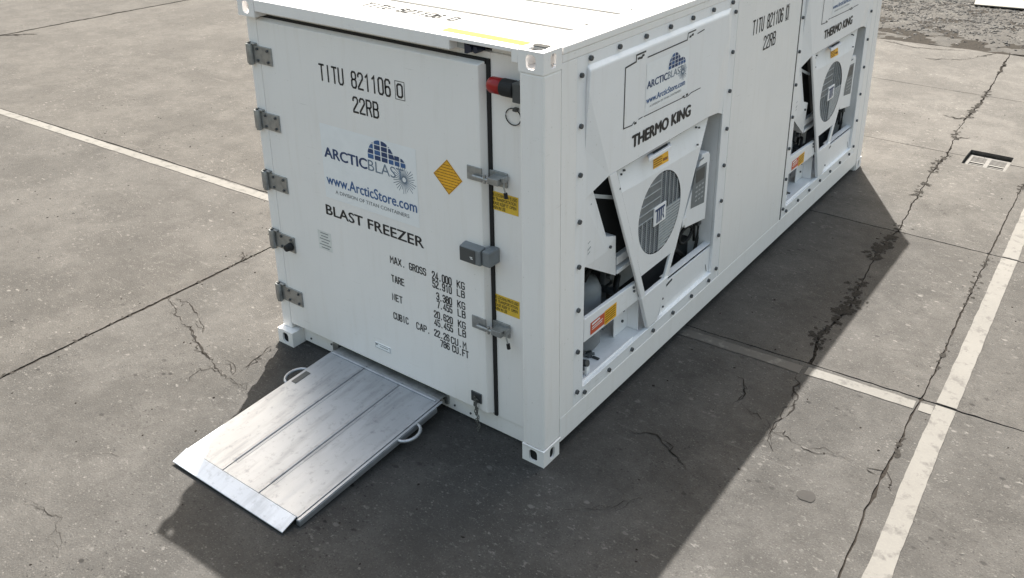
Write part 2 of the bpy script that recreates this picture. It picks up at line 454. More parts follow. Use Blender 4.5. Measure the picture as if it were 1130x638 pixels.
def samples(a, b, fine=.045):
    lo, hi = min(a, b), max(a, b); out = [lo]; t = lo
    while t < hi:
        t += fine if -5 < t < 14.5 else (.25 if -20 < t < 20 else 5)
        out.append(min(t, hi))
    return out
def side_pts(kind, key, a, b, side):
    """boundary points of a slab on one side (+1/-1) of a joint"""
    pts = []
    for t in samples(a, b, .018 if key in 'BCD' else .035):
        h = half(key, t, side)
        if kind == 'x':
            p = LX[key](t); pts.append((p[0] + side * h, p[1]))
        else:
            p = LY[key](t); pts.append((p[0], p[1] + side * h))
    return pts
def slab(w, e, s, n, tint):
    def xat(k, y): return LX[k](y)[0]
    def yat(k, x): return LY[k](x)[1]
    def corner(kx, ky):
        y = yat(ky, 0)
        for _ in range(4): x = xat(kx, y); y = yat(ky, x)
        return x, y
    sw, se, nw, ne = corner(w, s), corner(e, s), corner(w, n), corner(e, n)
    m = .02
    S = side_pts('y', s, sw[0] + m, se[0] - m, 1)
    E_ = side_pts('x', e, se[1] + m, ne[1] - m, -1)
    N = side_pts('y', n, nw[0] + m, ne[0] - m, -1)
    W = side_pts('x', w, sw[1] + m, nw[1] - m, 1)
    if w == 'C' and '2' in (s, n):                       # opening for the drain
        arr = S if s == '2' else N
        yy = 7.33 if s == '2' else 6.815
        yj = 7.07 + (.005 if s == '2' else -.005)
        keep = [p for p in arr if p[0] < .89 or p[0] > 1.37]
        i = next(i for i, p in enumerate(keep) if p[0] > 1.37)
        keep[i:i] = [(.895, yj), (.90, yy), (1.355, yy), (1.36, yj)]
        if s == '2': S = keep
        else: N = keep
    loop = S + E_ + N[::-1] + W[::-1]
    out = []
    for p in loop:
        if not out or (abs(p[0] - out[-1][0]) + abs(p[1] - out[-1][1])) > .003: out.append(p)
    nn = len(out)
    bm = bmesh.new()
    top = [bm.verts.new((x, y, 0)) for x, y in out]; bot = [bm.verts.new((x, y, -.035)) for x, y in out]
    bm.faces.new(top)
    for i in range(nn): bm.faces.new((top[i], bot[i], bot[(i + 1) % nn], top[(i + 1) % nn]))
    bmesh.ops.recalc_face_normals(bm, faces=bm.faces)
    me = bpy.data.meshes.new('concrete_slab'); bm.to_mesh(me); bm.free()
    o = link('concrete_slab', me, CONC, ground)
    o.color = (*tint, 1)
    return o

gm = MB()
def ring_sheet(mb, z, holes, R):
    """large sheet with one rectangular opening"""
    x0, x1, y0, y1 = holes
    mb.add([(-R, -R, z), (R, -R, z), (R, R, z), (-R, R, z), (x0, y0, z), (x1, y0, z), (x1, y1, z), (x0, y1, z)],
           [(0, 1, 5, 4), (1, 2, 6, 5), (2, 3, 7, 6), (3, 0, 4, 7)])
ring_sheet(gm, -.009, (.895, 1.365, 6.81, 7.335), 900)
ground = part('ground', gm, SOIL)
ground['kind'] = 'structure'
T = lambda k, w=0: (k * (1 + .02 * w), k, k * (1 - .025 * w))
slab('W', 'A', 'S', '0', T(.98)); slab('W', 'A', '0', 'N', T(1.0, 1))
slab('A', 'B', 'S', '0', T(1.0, .6)); slab('A', 'B', '0', 'N', T(1.04, 1.2))
slab('B', 'D', 'S', '0', T(1.0, 0))
for s, n, k in (('0', '1', 1.06), ('1', '2', 1.22), ('2', '3', 1.34), ('3', '4', 1.36)):
    slab('B', 'C', s, n, T(k * .98, .6)); slab('C', 'D', s, n, T(k, .5)); slab('D', 'E', s, n, T(k * .93, .3))
slab('D', 'E', 'S', '0', T(.92, 0))

# rough broken apron and gravel beyond the last joint
ap = MB()
nx, ny = 90, 60
vs = []
for j in range(ny + 1):
    for i in range(nx + 1):
        x = -3.6 + 9.0 * i / nx; y = 12.30 + 6.2 * (j / ny) + .06 * x
        vs.append((x, y, -.012 + .03 * nz(x, y, 3, 2.2) + .018 * nz(x, y, 5, 7) + .01 * min(1, (y - 12.2))))
ap.add(vs, [(j * (nx + 1) + i, j * (nx + 1) + i + 1, (j + 1) * (nx + 1) + i + 1, (j + 1) * (nx + 1) + i) for j in range(ny) for i in range(nx)])
apron = part('rough_ground', ap, DIRT, smooth=True); apron['kind'] = 'structure'
fd = MB(); fd.add([(-3.55, 18.4, -.004), (200, 30, -.004), (200, 600, -.004), (-3.55, 600, -.004)], [(0, 1, 2, 3)])
fd.add([(5.3, 12.6, -.006), (200, 12.6, -.006), (200, 29.5, -.006), (5.3, 18.4, -.006)], [(0, 1, 2, 3)])
far = part('far_yard', fd, DIRT); far['kind'] = 'structure'

rnd = random.Random(5)
ICO = None
def stone(mb, x, y, z, s):
    a = rnd.random() * 6.28; ca, sa = math.cos(a), math.sin(a)
    sx, sy, sz = s * rnd.uniform(.7, 1.4), s * rnd.uniform(.6, 1.0), s * rnd.uniform(.45, .8)
    base = [(1, 0, 0), (-1, 0, 0), (0, 1, 0), (0, -1, 0), (.2, .1, 1), (.55, .6, .55), (-.6, .5, .6), (-.5, -.65, .5), (.6, -.5, .6)]
    vs = []
    for p in base:
        px, py, pz = p[0] * sx * rnd.uniform(.75, 1.15), p[1] * sy * rnd.uniform(.75, 1.15), p[2] * sz * rnd.uniform(.8, 1.1)
        vs.append((x + ca * px - sa * py, y + sa * px + ca * py, z + pz - .15 * sz))
    mb.add(vs, [(0, 5, 8), (2, 5, 0), (2, 6, 5), (1, 6, 2), (1, 7, 6), (3, 7, 1), (3, 8, 7), (0, 8, 3), (4, 8, 5), (4, 5, 6), (4, 6, 7), (4, 7, 8)])
gr = MB(); gl = MB()
for i in range(26000):
    x = rnd.uniform(-3.4, 4.0); y = 12.45 + 5.6 * rnd.random() ** .8 + .06 * x
    dens = .10 + .9 * min(1, max(0, (y - 12.95 - .05 * x) / .5)) * (.55 + .9 * nz(x, y, 9, 1.3))
    if rnd.random() > dens: continue
    s = rnd.choice((.010, .012, .016, .02, .026, .036)) * rnd.uniform(.7, 1.3)
    stone(gl if rnd.random() < .22 else gr, x, y, .0 + .02 * nz(x, y, 3, 2.2), s)
o = part('gravel', gr, STONE); o['kind'] = 'stuff'; o['label'] = 'dark grey gravel strewn over the broken ground'; o['category'] = 'gravel'
o = part('gravel', gl, STONEL); o['kind'] = 'stuff'; o['label'] = 'pale stone chips mixed into the dark gravel'; o['category'] = 'gravel'
pb = MB(); pl_ = MB()
for i in range(1900):
    x = rnd.uniform(-8, 2.8); y = rnd.uniform(-2.6, 9)
    if -2.46 < x < .02 and -.02 < y < 6.1: continue
    if -1.95 < x < -.75 and -1.35 < y < .1: continue
    stone(pb if rnd.random() < .55 else pl_, x, y, .0006, rnd.choice((.003, .004, .005, .007, .010)))
o = part('grit', pb, SOIL); o['kind'] = 'stuff'; o['label'] = 'dark grit scattered over the concrete'; o['category'] = 'grit'
o = part('grit', pl_, STONEL); o['kind'] = 'stuff'; o['label'] = 'pale grit and chips scattered over the concrete'; o['category'] = 'grit'
# crumbled dirt that fills the wide crack
cr = MB()
for i in range(4200):
    y = rnd.uniform(2.0, 12.6); x, _ = LX['C'](y)
    w = half('C', y, 1) + half('C', y, -1)
    if w < .05 and rnd.random() < .6: continue
    stone(cr, x + rnd.gauss(0, .75) * w, y, -.006, rnd.choice((.005, .008, .012)))
o = part('crack_dirt', cr, SOIL); o['kind'] = 'stuff'; o['label'] = 'crumbled dark dirt filling the long crack'; o['category'] = 'dirt'

def blots(key, n, ya, yb, spread, rmax, seed, thr):
    """thin crumbs of dirt caked on the concrete along a joint"""
    mb = MB(); r4 = random.Random(seed); k = 0; tries = 0
    while k < n and tries < n * 30:
        tries += 1
        y = r4.uniform(ya, yb); d = nz(y, 0, seed * .31, 1.3) + .35 * nz(y, 0, seed * .77, 5)
        if d < thr: continue
        x = LX[key](y)[0] + r4.gauss(0, spread); R0 = rmax * (.12 + .88 * r4.random() ** 2.6) * (.7 + max(0, d))
        m = 16; a0 = r4.random() * 6; ex = r4.uniform(.55, 1.0); pts = []
        for i in range(m):
            a = 2 * math.pi * i / m
            rr = R0 * (1 + .75 * nz(math.cos(a), math.sin(a), k * 3.7 + seed, 1.7) + .5 * nz(math.cos(a), math.sin(a), k * 1.3, 4))
            px, py = rr * math.cos(a), rr * ex * math.sin(a)
            pts.append((x + px * math.cos(a0) - py * math.sin(a0), y + px * math.sin(a0) + py * math.cos(a0), .0016 + .000006 * k))
        mb.add(pts, [list(range(m))]); k += 1
    o = part('dirt_blot', mb, CAKED, ground); o['kind'] = 'stuff'
blots('C', 420, 2.0, 11.6, .026, .040, 3, -.02); blots('C', 260, 2.0, 4.9, .042, .036, 5, -.15)
blots('D', 150, -.2, 8.0, .016, .026, 7, .08); blots('B', 70, -2.2, 1.6, .014, .025, 9, .10)
def crack(path, w, seed, jag=.035):
    w = w * 1.0
    P = []
    for (a, b) in zip(path, path[1:]):
        L = math.hypot(b[0] - a[0], b[1] - a[1]); n = max(2, int(L / .03))
        for i in range(n):
            t = i / n; x = a[0] + (b[0] - a[0]) * t; y = a[1] + (b[1] - a[1]) * t
            P.append((x + jag * nz(x, y, seed, 9) + jag * .7 * nz(x, y, seed + 3, 31), y + jag * nz(x, y, seed + 7, 9) + jag * .7 * nz(x, y, seed + 9, 31)))
    P.append(path[-1])
    mb = MB(); n = len(P); vs = []
    for i, p in enumerate(P):
        a = P[max(0, i - 1)]; b = P[min(n - 1, i + 1)]
        d = Vector((b[0] - a[0], b[1] - a[1])); d = d.normalized() if d.length else Vector((1, 0))
        h = w * max(0, .45 + 1.1 * nz(p[0], p[1], seed + 1, 6) + .9 * nz(p[0], p[1], seed + 2, 29)) * min(1, .25 + 3 * min(i, n - 1 - i) / n)
        vs += [(p[0] - d.y * h, p[1] + d.x * h, .0035), (p[0] + d.y * h, p[1] - d.x * h, .0035)]
    mb.add(vs, [(2 * i, 2 * i + 2, 2 * i + 3, 2 * i + 1) for i in range(n - 1)])
    part('crack', mb, CRACK, ground)
CR = [
 ([(-3.68, -.10), (-3.54, -.15), (-3.26, -.27), (-3.10, -.296), (-2.80, -.398), (-2.53, -.493), (-2.33, -.537), (-2.13, -.53)], .007),
 ([(-3.62, -.08), (-3.47, -.07), (-3.20, -.145), (-3.0, -.26)], .006),
 ([(-2.33, -.50), (-2.335, -.45), (-2.40, -.21), (-2.43, -.08)], .007),
 ([(-2.60, -.46), (-2.48, -.40), (-2.36, -.47)], .005), ([(-2.53, -.49), (-2.62, -.60), (-2.5, -.68)], .004),
 ([(-3.87, .744), (-3.72, .70), (-3.63, .66)], .006), ([(-3.72, .62), (-3.80, .82)], .004),
 ([(.23, .60), (.41, .67), (.55, .58), (.70, .50), (.79, .46)], .007), ([(.86, 1.98), (1.02, 1.43), (.99, 1.135), (1.08, .95)], .006),
 ([(.62, 1.30), (.85, 1.22), (.99, 1.135), (1.25, 1.10), (1.52, 1.16)], .003), ([(.55, 1.58), (.70, 1.40), (.66, 1.25)], .006),
 ([(-13.5, 3.9), (-13.88, 3.46)], .03), ([(.25, -.25), (.5, -.1), (.62, .12)], .003),
 ([(-2.3, -1.95), (-2.0, -1.9), (-1.75, -2.05)], .0018), ([(-2.35, -1.5), (-2.2, -1.42)], .002), ([(1.60, 1.12), (1.71, 1.10), (1.78, 1.02)], .010),
 ([(-.62, 11.2), (-.1, 11.5), (.28, 12.3)], .012), ([(.66, 8.55), (.50, 8.42), (.30, 8.46)], .014), ([(.62, 7.6), (.80, 7.75)], .012),
 ([(-1.5, 12.0), (-.9, 11.85), (-.2, 12.1)], .012),
]
for i, (p, w) in enumerate(CR):
    crack(p, w, 20 + i * 3.3); crack(p, w * .7, 121 + i * 2.7, .075)

# painted parking lines, broken at the joints
def pline(pts, w, mat, seed):
    mb = MB(); vs = []
    n = len(pts)
    for i, p in enumerate(pts):
        a = pts[max(0, i - 1)]; b = pts[min(n - 1, i + 1)]
        d = Vector((b[0] - a[0], b[1] - a[1])).normalized()
        e1 = w / 2 + .006 * nz(p[0], p[1], seed, 6) + .004 * nz(p[0], p[1], seed + 4, 25)
        e2 = w / 2 + .006 * nz(p[0], p[1], seed + 2, 6) + .004 * nz(p[0], p[1], seed + 6, 25)
        vs += [(p[0] - d.y * e1, p[1] + d.x * e1, .004), (p[0] + d.y * e2, p[1] - d.x * e2, .004)]
    mb.add(vs, [(2 * i, 2 * i + 2, 2 * i + 3, 2 * i + 1) for i in range(n - 1)])
    part('painted_line', mb, mat, ground)
RL = [(-1.5, 2.00), (.3, 1.914), (1.4, 1.871), (2.6, 1.842), (5.5, 1.772), (12.1, 1.62)]
for a, b in ((-1.4, 2.03), (2.06, 4.595), (4.62, 7.06), (7.08, 9.66), (9.68, 12.2)):
    n = int((b - a) / .05)
    pline([(lerp_tab(RL, a + (b - a) * i / n), a + (b - a) * i / n) for i in range(n + 1)], .128, PAINT, a)
for a, b, m in ((-22, -13.95, PAINT), (-13.85, -3.78, PAINT), (-3.73, -2.5, PAINT), (-2.5, .9, PAINTW), (.935, 1.675, PAINT), (1.705, 1.79, PAINT)):
    n = max(2, int((b - a) / .06))
    pline([(a + (b - a) * i / n, (1.862 if a < 0 else 1.875) + .042 * (a + (b - a) * i / n)) for i in range(n + 1)], .115 if a < -3 else .10, m, a + 50)
# tar spot
tp = MB(); tp.add([(1.393 + .055 * (1 + .25 * nz(math.cos(a), math.sin(a), 1, 1.5)) * math.cos(a), .69 + .05 * math.sin(a) * (1 + .3 * nz(math.cos(a), math.sin(a), 4, 1.5)), .004) for a in [i * math.pi / 12 for i in range(24)]], [list(range(24))])
part('tar_spot', tp, plain('old_tar', (.046, .044, .042), .95, spec=.08), ground)

# sunken drain
dg = thing('drain_grate', (1.13, 7.07, -.06), 'sunken rectangular drain grate set into the concrete beside the long crack', 'drain')
mb = MB()
mb.box(.875, .897, 6.79, 7.35, -.40, -.036); mb.box(1.363, 1.385, 6.79, 7.35, -.40, -.036)
mb.box(.897, 1.363, 6.79, 6.812, -.40, -.036); mb.box(.897, 1.363, 7.333, 7.35, -.40, -.036); mb.box(.897, 1.363, 6.812, 7.333, -.40, -.38)
part('pit_wall', mb, DIRT, dg)
mb = MB()
for x0, x1 in ((.905, .945), (1.10, 1.145), (1.31, 1.355)): mb.box(x0, x1, 6.825, 7.30, -.075, -.05)
for y0, y1 in ((6.825, 6.865), (7.05, 7.075), (7.262, 7.30)):
    mb.box(.945, 1.10, y0, y1, -.075, -.051); mb.box(1.145, 1.31, y0, y1, -.075, -.051)
part('frame', mb, GRATE, dg)
for a, b in ((.945, 1.10), (1.145, 1.31)):
    for k in range(10):
        y = 6.865 + .028 + k * .0395
        if 7.03 < y < 7.09: continue
        part('bar', MB().box(a, b, y - .010, y + .010, -.074, -.054), GRATE, dg)
# pale sheet lying on the gravel
bo = MB()
bo.hexa([(-.86, 15.86, .03), (1.9, 16.35, .03), (1.5, 18.6, .03), (-1.2, 18.1, .03)], [(-.86, 15.86, .055), (1.9, 16.35, .055), (1.5, 18.6, .055), (-1.2, 18.1, .055)])
tag(part('concrete_plate', bo, BOARD, bevel=.008), 'large pale flat plate lying on the dark gravel', 'plate')

# ------------------------------------------------------------------ container
Wd, Ln, Ht = 2.438, 6.058, 2.591
box = thing('shipping_container', (-Wd / 2, Ln / 2, 0), 'white blast freezer shipping container with two refrigeration units in its side', 'container')

def plate_hole(mb, c, U, V, hu, hv, ru, rv, N, t, n=28):
    """rectangular plate (half sizes hu, hv) with an oval hole, thickness t inward along -N"""
    c, U, V, N = Vector(c), Vector(U), Vector(V), Vector(N)
    out = []; inn = []
    for i in range(n):
        a = 2 * math.pi * i / n; ca, sa = math.cos(a), math.sin(a)
        e = .62
        inn.append((ru * math.copysign(abs(ca) ** e, ca), rv * math.copysign(abs(sa) ** e, sa)))
        k = min(hu / max(1e-6, abs(ca)), hv / max(1e-6, abs(sa)))
        out.append((ca * k, sa * k))
    # exact corners
    for cx, cy in ((hu, hv), (-hu, hv), (-hu, -hv), (hu, -hv)):
        j = min(range(n), key=lambda q: (out[q][0] - cx) ** 2 + (out[q][1] - cy) ** 2); out[j] = (cx, cy)
    P = lambda q, d: c + U * q[0] + V * q[1] - N * d
    vs = [P(q, 0) for q in out] + [P(q, 0) for q in inn] + [P(q, t) for q in out] + [P(q, t) for q in inn]
    fs = []
    for i in range(n):
        j = (i + 1) % n
        fs += [(i, j, n + j, n + i), (n + i, n + j, 3 * n + j, 3 * n + i), (2 * n + i, 3 * n + i, 3 * n + j, 2 * n + j), (i, 2 * n + i, 2 * n + j, j)]
    mb.add(vs, fs)
def casting(x0, y0, z0, sx, sy, top):
    """x0,y0 outer corner; sx, sy point inward (+1/-1)"""
    cw, cl, ch, t = .162, .178, .118, .014
    mb = MB(); cx = x0 + sx * cw / 2; cy = y0 + sy * cl / 2; cz = z0 + ch / 2
    plate_hole(mb, (cx, y0, cz), (1, 0, 0), (0, 0, 1), cw / 2, ch / 2, .031, .040, (0, -sy, 0), t)
    plate_hole(mb, (x0, cy, cz), (0, 1, 0), (0, 0, 1), cl / 2 - t, ch / 2, .026, .040, (-sx, 0, 0), t)
    zt = z0 + ch if top else z0
    plate_hole(mb, (cx + sx * t / 2, cy, zt + (-.001 if top else .001)), (1, 0, 0), (0, 1, 0), cw / 2 - t / 2 - .001, cl / 2 - t - .001, 0.046, .066, (0, 0, 1 if top else -1), t - .002)
    xa, xb = sorted((x0 + sx * (cw - .012), x0 + sx * cw)); ya, yb = sorted((y0 + sy * t, y0 + sy * cl))
    mb.box(xa, xb, ya, yb, z0, z0 + ch)
    ya, yb = sorted((y0 + sy * (cl - .012), y0 + sy * (cl + .001))); xa, xb = sorted((x0 + sx * t, x0 + sx * (cw - .013)))
    mb.box(xa, xb, ya, yb, z0, z0 + ch)
    xa, xb = sorted((x0 + sx * t, x0 + sx * (cw - .013))); ya, yb = sorted((y0 + sy * t, y0 + sy * (cl - .013)))
    if top: mb.box(xa, xb, ya, yb, z0 + .001, z0 + .014)
    else: mb.box(xa, xb, ya, yb, z0 + ch - .014, z0 + ch - .001)
    cc = part('corner_casting', mb, WHITE, box)
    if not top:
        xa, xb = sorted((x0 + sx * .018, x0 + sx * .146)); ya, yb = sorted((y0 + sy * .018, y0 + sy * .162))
        part('hole_shade', MB().box(xa, xb, ya, yb, z0 + .016, z0 + .102), CAVITY, cc)  # solid black block stands in for the shade inside the holes
for x0, sx in ((0, -1), (-Wd, 1)):
    for y0, sy in ((0, 1), (Ln, -1)):
        casting(x0, y0, 0.0, sx, sy, False); casting(x0, y0, Ht - .118, sx, sy, True)

def cpart(name, boxes, mat=WHITE, bevel=.004, label=None, smooth=False):
    mb = MB()
    for b in boxes: mb.box(*b)
    return part(name, mb, mat, box, bevel, smooth, label)
ZB, ZT = .119, Ht - .119
cpart('corner_post', [(-.160, -.003, .003, .172, ZB, ZT)], bevel=.014)
cpart('corner_post', [(-2.436, -2.338, .052, .23, ZB, ZT)], bevel=.006)
cpart('corner_post', [(-.13, -.003, Ln - .17, Ln - .003, ZB, ZT)], bevel=.012)
cpart('corner_post', [(-2.435, -2.30, Ln - .17, Ln - .003, ZB, ZT)], bevel=.012)
# weld beads on the near bottom casting
cpart('weld_bead', [(-.162, .004, -.004, .006, .113, .122), (-.006, .004, .006, .178, .113, .122)], bevel=.003)
# bottom rails and sill
cpart('bottom_side_rail', [(-.09, -.006, .1795, Ln - .1795, .072, .252)], bevel=.006)
cpart('bottom_side_rail', [(-2.432, -2.35, .1795, Ln - .1795, .03, .252)], bevel=.006)
cpart('door_sill', [(-2.275, -.163, .11, .30, .012, .134)], bevel=.005)
cpart('floor_frame', [(-2.34, -.10, .31, Ln - .2, .06, .16)], BLACK, 0)
# roof
rm = MB()
rm.box(-2.425, -.013, .1005, Ln - .02, 2.556, 2.5885)
roof = part('roof', rm, ROOFW, box, .004)
for k in range(11):
    y = .59 + .505 * k
    mb = MB()
    mb.hexa([(-2.26, y - .07, 2.5888), (-.17, y - .07, 2.5888), (-.17, y + .07, 2.5888), (-2.26, y + .07, 2.5888)],
            [(-2.25, y - .055, 2.597), (-.18, y - .055, 2.597), (-.18, y + .055, 2.597), (-2.25, y + .055, 2.597)])
    part('roof_rib', mb, ROOFW, roof)
    for e in (-.072, .072):
        part('roof_seam', MB().box(-2.26, -.17, y + e - .02, y + e + .02, 2.5888, 2.5905), SEAM, roof)  # dark grey strips drawn along both edges of each rib
cpart('top_side_rail', [(-.075, -.005, .1795, Ln - .1795, 2.498, 2.5435), (-.06, -.0005, .1795, Ln - .1795, 2.5445, 2.587)], bevel=.006)
cpart('top_side_rail', [(-2.433, -2.37, .1795, Ln - .1795, 2.498, 2.587)], bevel=.006)
cpart('roof_header', [(-2.275, -.632, .003, .10, 2.512, 2.5885), (-.21, -.163, .003, .10, 2.512, 2.5885)], bevel=.005)
cpart('roof_header', [(-.6315, -.2105, .002, .10, 2.566, 2.5885)], bevel=.003)
# end wall round the door
cpart('door_frame', [(-.428, -.161, .102, .16, .135, 2.51), (-2.334, -.4285, .102, .15, 2.472, 2.51), (-.4285, -.21, .118, .16, 2.51, 2.56), (-2.3345, -.632, .115, .15, 2.511, 2.54)], bevel=.003)
cpart('end_wall', [(-2.40, -.06, Ln - .14, Ln - .05, .14, 2.54)])
cpart('side_wall', [(-2.425, -2.375, .235, Ln - .18, .253, 2.497)])
cpart('inner_wall', [(-2.33, -.62, .165, .235, .14, 2.50)], DARK, 0)
# recess above the door with its plug and bracket
cpart('recess_bracket', [(-.655, -.575, .068, .117, 2.512, 2.556)], GREYL, .003)
mb = MB(); mb.box(-.565, -.545, .05, .117, 2.495, 2.558)
mb.cyl((-.53, .04, 2.525), (-.53, .117, 2.525), .022, 12); mb.cyl((-.49, .05, 2.522), (-.49, .117, 2.522), .019, 12)
part('plug', mb, NAVYP, box, label='dark navy plug in the recess above the door')

# door
dm = MB()
dm.hexa([(-2.335, .100, .150), (-.452, .100, .150), (-.452, .100, 2.462), (-2.335, .100, 2.462)],
        [(-2.332, .050, .168), (-.474, .050, .168), (-.474, .050, 2.441), (-2.332, .050, 2.441)])
door = part('door', dm, WHITE, box, .005)
cpart('door_gasket', [(-.4515, -.4285, .092, .1145, .1405, 2.4715), (-2.334, -.452, .088, .1145, 2.4425, 2.4715), (-2.334, -.4525, .1005, .112, .142, .1495)], BLACK, 0)
DF = FRONT(.0488)
stencil('lettering', 'TITU 821106', -1.759, 2.140, .100, DF, door, INK, u1=-1.152, wt=.125)
stencil('lettering', '0', -1.092, 2.150, .078, DF, door, INK, u1=-1.052, wt=.16)
mb = MB(); ribbon(mb, [(-1.108, 2.134), (-1.034, 2.134), (-1.034, 2.246), (-1.108, 2.246), (-1.108, 2.134)], .004, DF); part('check_digit_frame', mb, INK, door)
stencil('lettering', '22RB', -1.476, 1.982, .096, DF, door, INK, u1=-1.264, wt=.13)
bfont('lettering', 'BLAST FREEZER', -1.826, -.945, 1.193, 1.268, DF, door, INK, 0, .022)
def rows(tab):
    for s, u0, u1, v0, h in tab: stencil('lettering', s, u0, v0, h, DF, door, INK, u1=u1, wt=.17)
H = .046
rows([('MAX.', -1.248, -1.118, 1.006, H), ('GROSS', -1.081, -.943, 1.006, H), ('24.000', -.887, -.733, 1.004, H + .004), ('KG', -.685, -.628, 1.008, H), ('LB', -.687, -.630, .949, H - .012 + .01),
      ('52.910', -.887, -.735, .944, H + .003), ('TARE', -1.247, -1.140, .868, H), ('3.380', -.859, -.737, .863, H + .003), ('KG', -.687, -.630, .868, H), ('7.455', -.857, -.737, .806, H), ('LB', -.687, -.630, .806, H),
      ('NET', -1.252, -1.166, .730, H), ('20.620', -.887, -.737, .728, H), ('KG', -.688, -.632, .728, H), ('45.455', -.888, -.738, .668, H), ('LB', -.688, -.632, .668, H),
      ('CUBIC', -1.252, -1.124, .588, H), ('CAP.', -1.048, -.932, .584, H), ('22.26', -.893, -.772, .588, H), ('CU.M', -.753, -.634, .584, H), ('786', -.845, -.773, .526, H), ('CU.FT', -.745, -.616, .524, H)])
# logo sticker on the door
st = MB(); quad_uv(st, -1.808, -.972, 1.325, 1.845, FRONT(.0490)); logo = part('logo_sticker', st, STICK, box, label='white rectangular logo sticker on the door')
SF = FRONT(.0478)
def igloo(plane, u0, v0, su, sv, parent):
    """two blue domes of blocks, base point u0,v0 (left end), scale su x sv per unit width"""
    c0, cu_, cv_ = (Vector(plane(*q)) for q in ((u0, v0), (u0 + .01, v0), (u0, v0 + .01)))
    nrm = (cu_ - c0).cross(cv_ - c0).normalized()
    def dome(cx, r, hgt, rows_, cols, mat_fn):
        off = nrm * (.0005 if cx > .5 else 0)
        ms = {}
        for j in range(rows_):
            z0 = hgt * j / rows_; z1 = hgt * (j + 1) / rows_
            for i in range(cols):
                a = -r + 2 * r * i / cols; b = -r + 2 * r * (i + 1) / cols
                loop = []
                def lim(z): return r * math.sqrt(max(0, 1 - (z / hgt) ** 2))
                g = .022 * 2
                for k in range(5):
                    z = z0 + g * .4 + (z1 - z0 - g * .8) * k / 4; loop.append((min(b - g * .4, lim(z)), z))
                for k in range(4, -1, -1):
                    z = z0 + g * .4 + (z1 - z0 - g * .8) * k / 4; loop.append((max(a + g * .4, -lim(z)), z))
                if cx < .5 and i == 3 and j == 0: continue
                if any(loop[k][0] - loop[9 - k][0] < .004 for k in range(2)): continue
                lp = [(loop[k], loop[9 - k]) for k in range(5)]
                lp = [q for q in lp if q[0][0] - q[1][0] > .002]
                pts = [q[0] for q in lp] + [q[1] for q in lp[::-1]]
                m = mat_fn(i, j)
                ms.setdefault(m, MB()).add([Vector(plane(u0 + (cx + p[0]) * su, v0 + p[1] * sv)) + off for p in pts], [list(range(len(pts)))])
        for m, mb in ms.items(): part('igloo_emblem', mb, m, parent)
    dome(.40, .40, .93, 4, 4, lambda i, j: BLUE if (i + j) % 2 or i > 1 else BLUE2)
    dome(.85, .25, .46, 2, 3, lambda i, j: BLUE if j else BLUE2)
def burst(plane, u, v, ru, rv, parent, n=30, w=.004):
    mb = MB(); r2 = random.Random(3)
    for i in range(n):
        a = 2 * math.pi * i / n; k = r2.uniform(.7, 1.05)
        ribbon(mb, [(u + ru * .18 * math.cos(a), v + rv * .18 * math.sin(a)), (u + ru * k * math.cos(a), v + rv * k * math.sin(a))], w, plane)
    part('burst_emblem', mb, BLUEG, parent)
igloo(SF, -1.386, 1.697, .30, .150, logo)
bfont('lettering', 'ARCTIC', -1.788, -1.393, 1.614, 1.688, SF, logo, BLUE, 0, .03)
bfont('lettering', 'BLAST', -1.386, -1.079, 1.614, 1.688, FRONT(.0474), logo, BLUEG, -.004)
burst(FRONT(.0482), -1.080, 1.622, .098, .098, logo)
bfont('lettering', 'www.ArcticStore.com', -1.788, -.985, 1.424, 1.498, SF, logo, BLUE2, 0, .018)
bfont('lettering', 'A DIVISION OF TITAN CONTAINERS', -1.712, -1.054, 1.371, 1.396, SF, logo, INKG, .004)
# amber diamond
mb = MB(); mb.add([FRONT(.0488)(*p) for p in ((-.725, 1.837), (-.612, 1.726), (-.720, 1.614), (-.836, 1.726))], [(0, 1, 2, 3)])
dia = part('diamond_sticker', mb, ORANGE, box, label='amber diamond sticker on the door')
mb = MB(); ribbon(mb, [(-.725, 1.831), (-.618, 1.726), (-.720, 1.620), (-.830, 1.726), (-.725, 1.831)], .003, FRONT(.0482))
for k in range(9):
    v = 1.652 + k * .0185; half_w = .10 * (1 - abs(v - 1.726) / .108)
    x = -.723 - half_w
    r3 = random.Random(k)
    while x < -.723 + half_w - .008:
        L = r3.uniform(.012, .03); ribbon(mb, [(x, v), (min(x + L, -.723 + half_w), v)], .0042, FRONT(.0482)); x += L + .006
part('print', mb, plain('brown_ink', (.30, .12, .015), .6), dia)
# small notices on the door
mb = MB(); quad_uv(mb, -1.932, -1.800, .908, 1.050, FRONT(.049)); nb = part('notice_sticker', mb, plain('old_vinyl', (.74, .74, .72), .5), box, label='small white notice sticker beside the lettering')
mb = MB(); r3 = random.Random(8)
for k in range(6):
    v = .925 + k * .022; w = r3.uniform(.03, .055)
    ribbon(mb, [(-1.866 - w, v), (-1.866 + w * .2, v)], .006, FRONT(.0482)); ribbon(mb, [(-1.866 + w * .35, v), (-1.866 + w, v)], .006, FRONT(.0482))
part('print', mb, INKG, nb)
mb = MB(); mb.box(-1.449, -1.303, .0455, .0505, .293, .338); cp = part('data_plate', mb, STICK, box, .002)
mb = MB(); ribbon(mb, [(-1.444, .298), (-1.308, .298), (-1.308, .333), (-1.444, .333), (-1.444, .298)], .003, FRONT(.0448)); quad_uv(mb, -1.440, -1.424, .318, .330, FRONT(.0448)); ribbon(mb, [(-1.40, .318), (-1.33, .318)], .004, FRONT(.0448)); part('print', mb, INKG, cp)
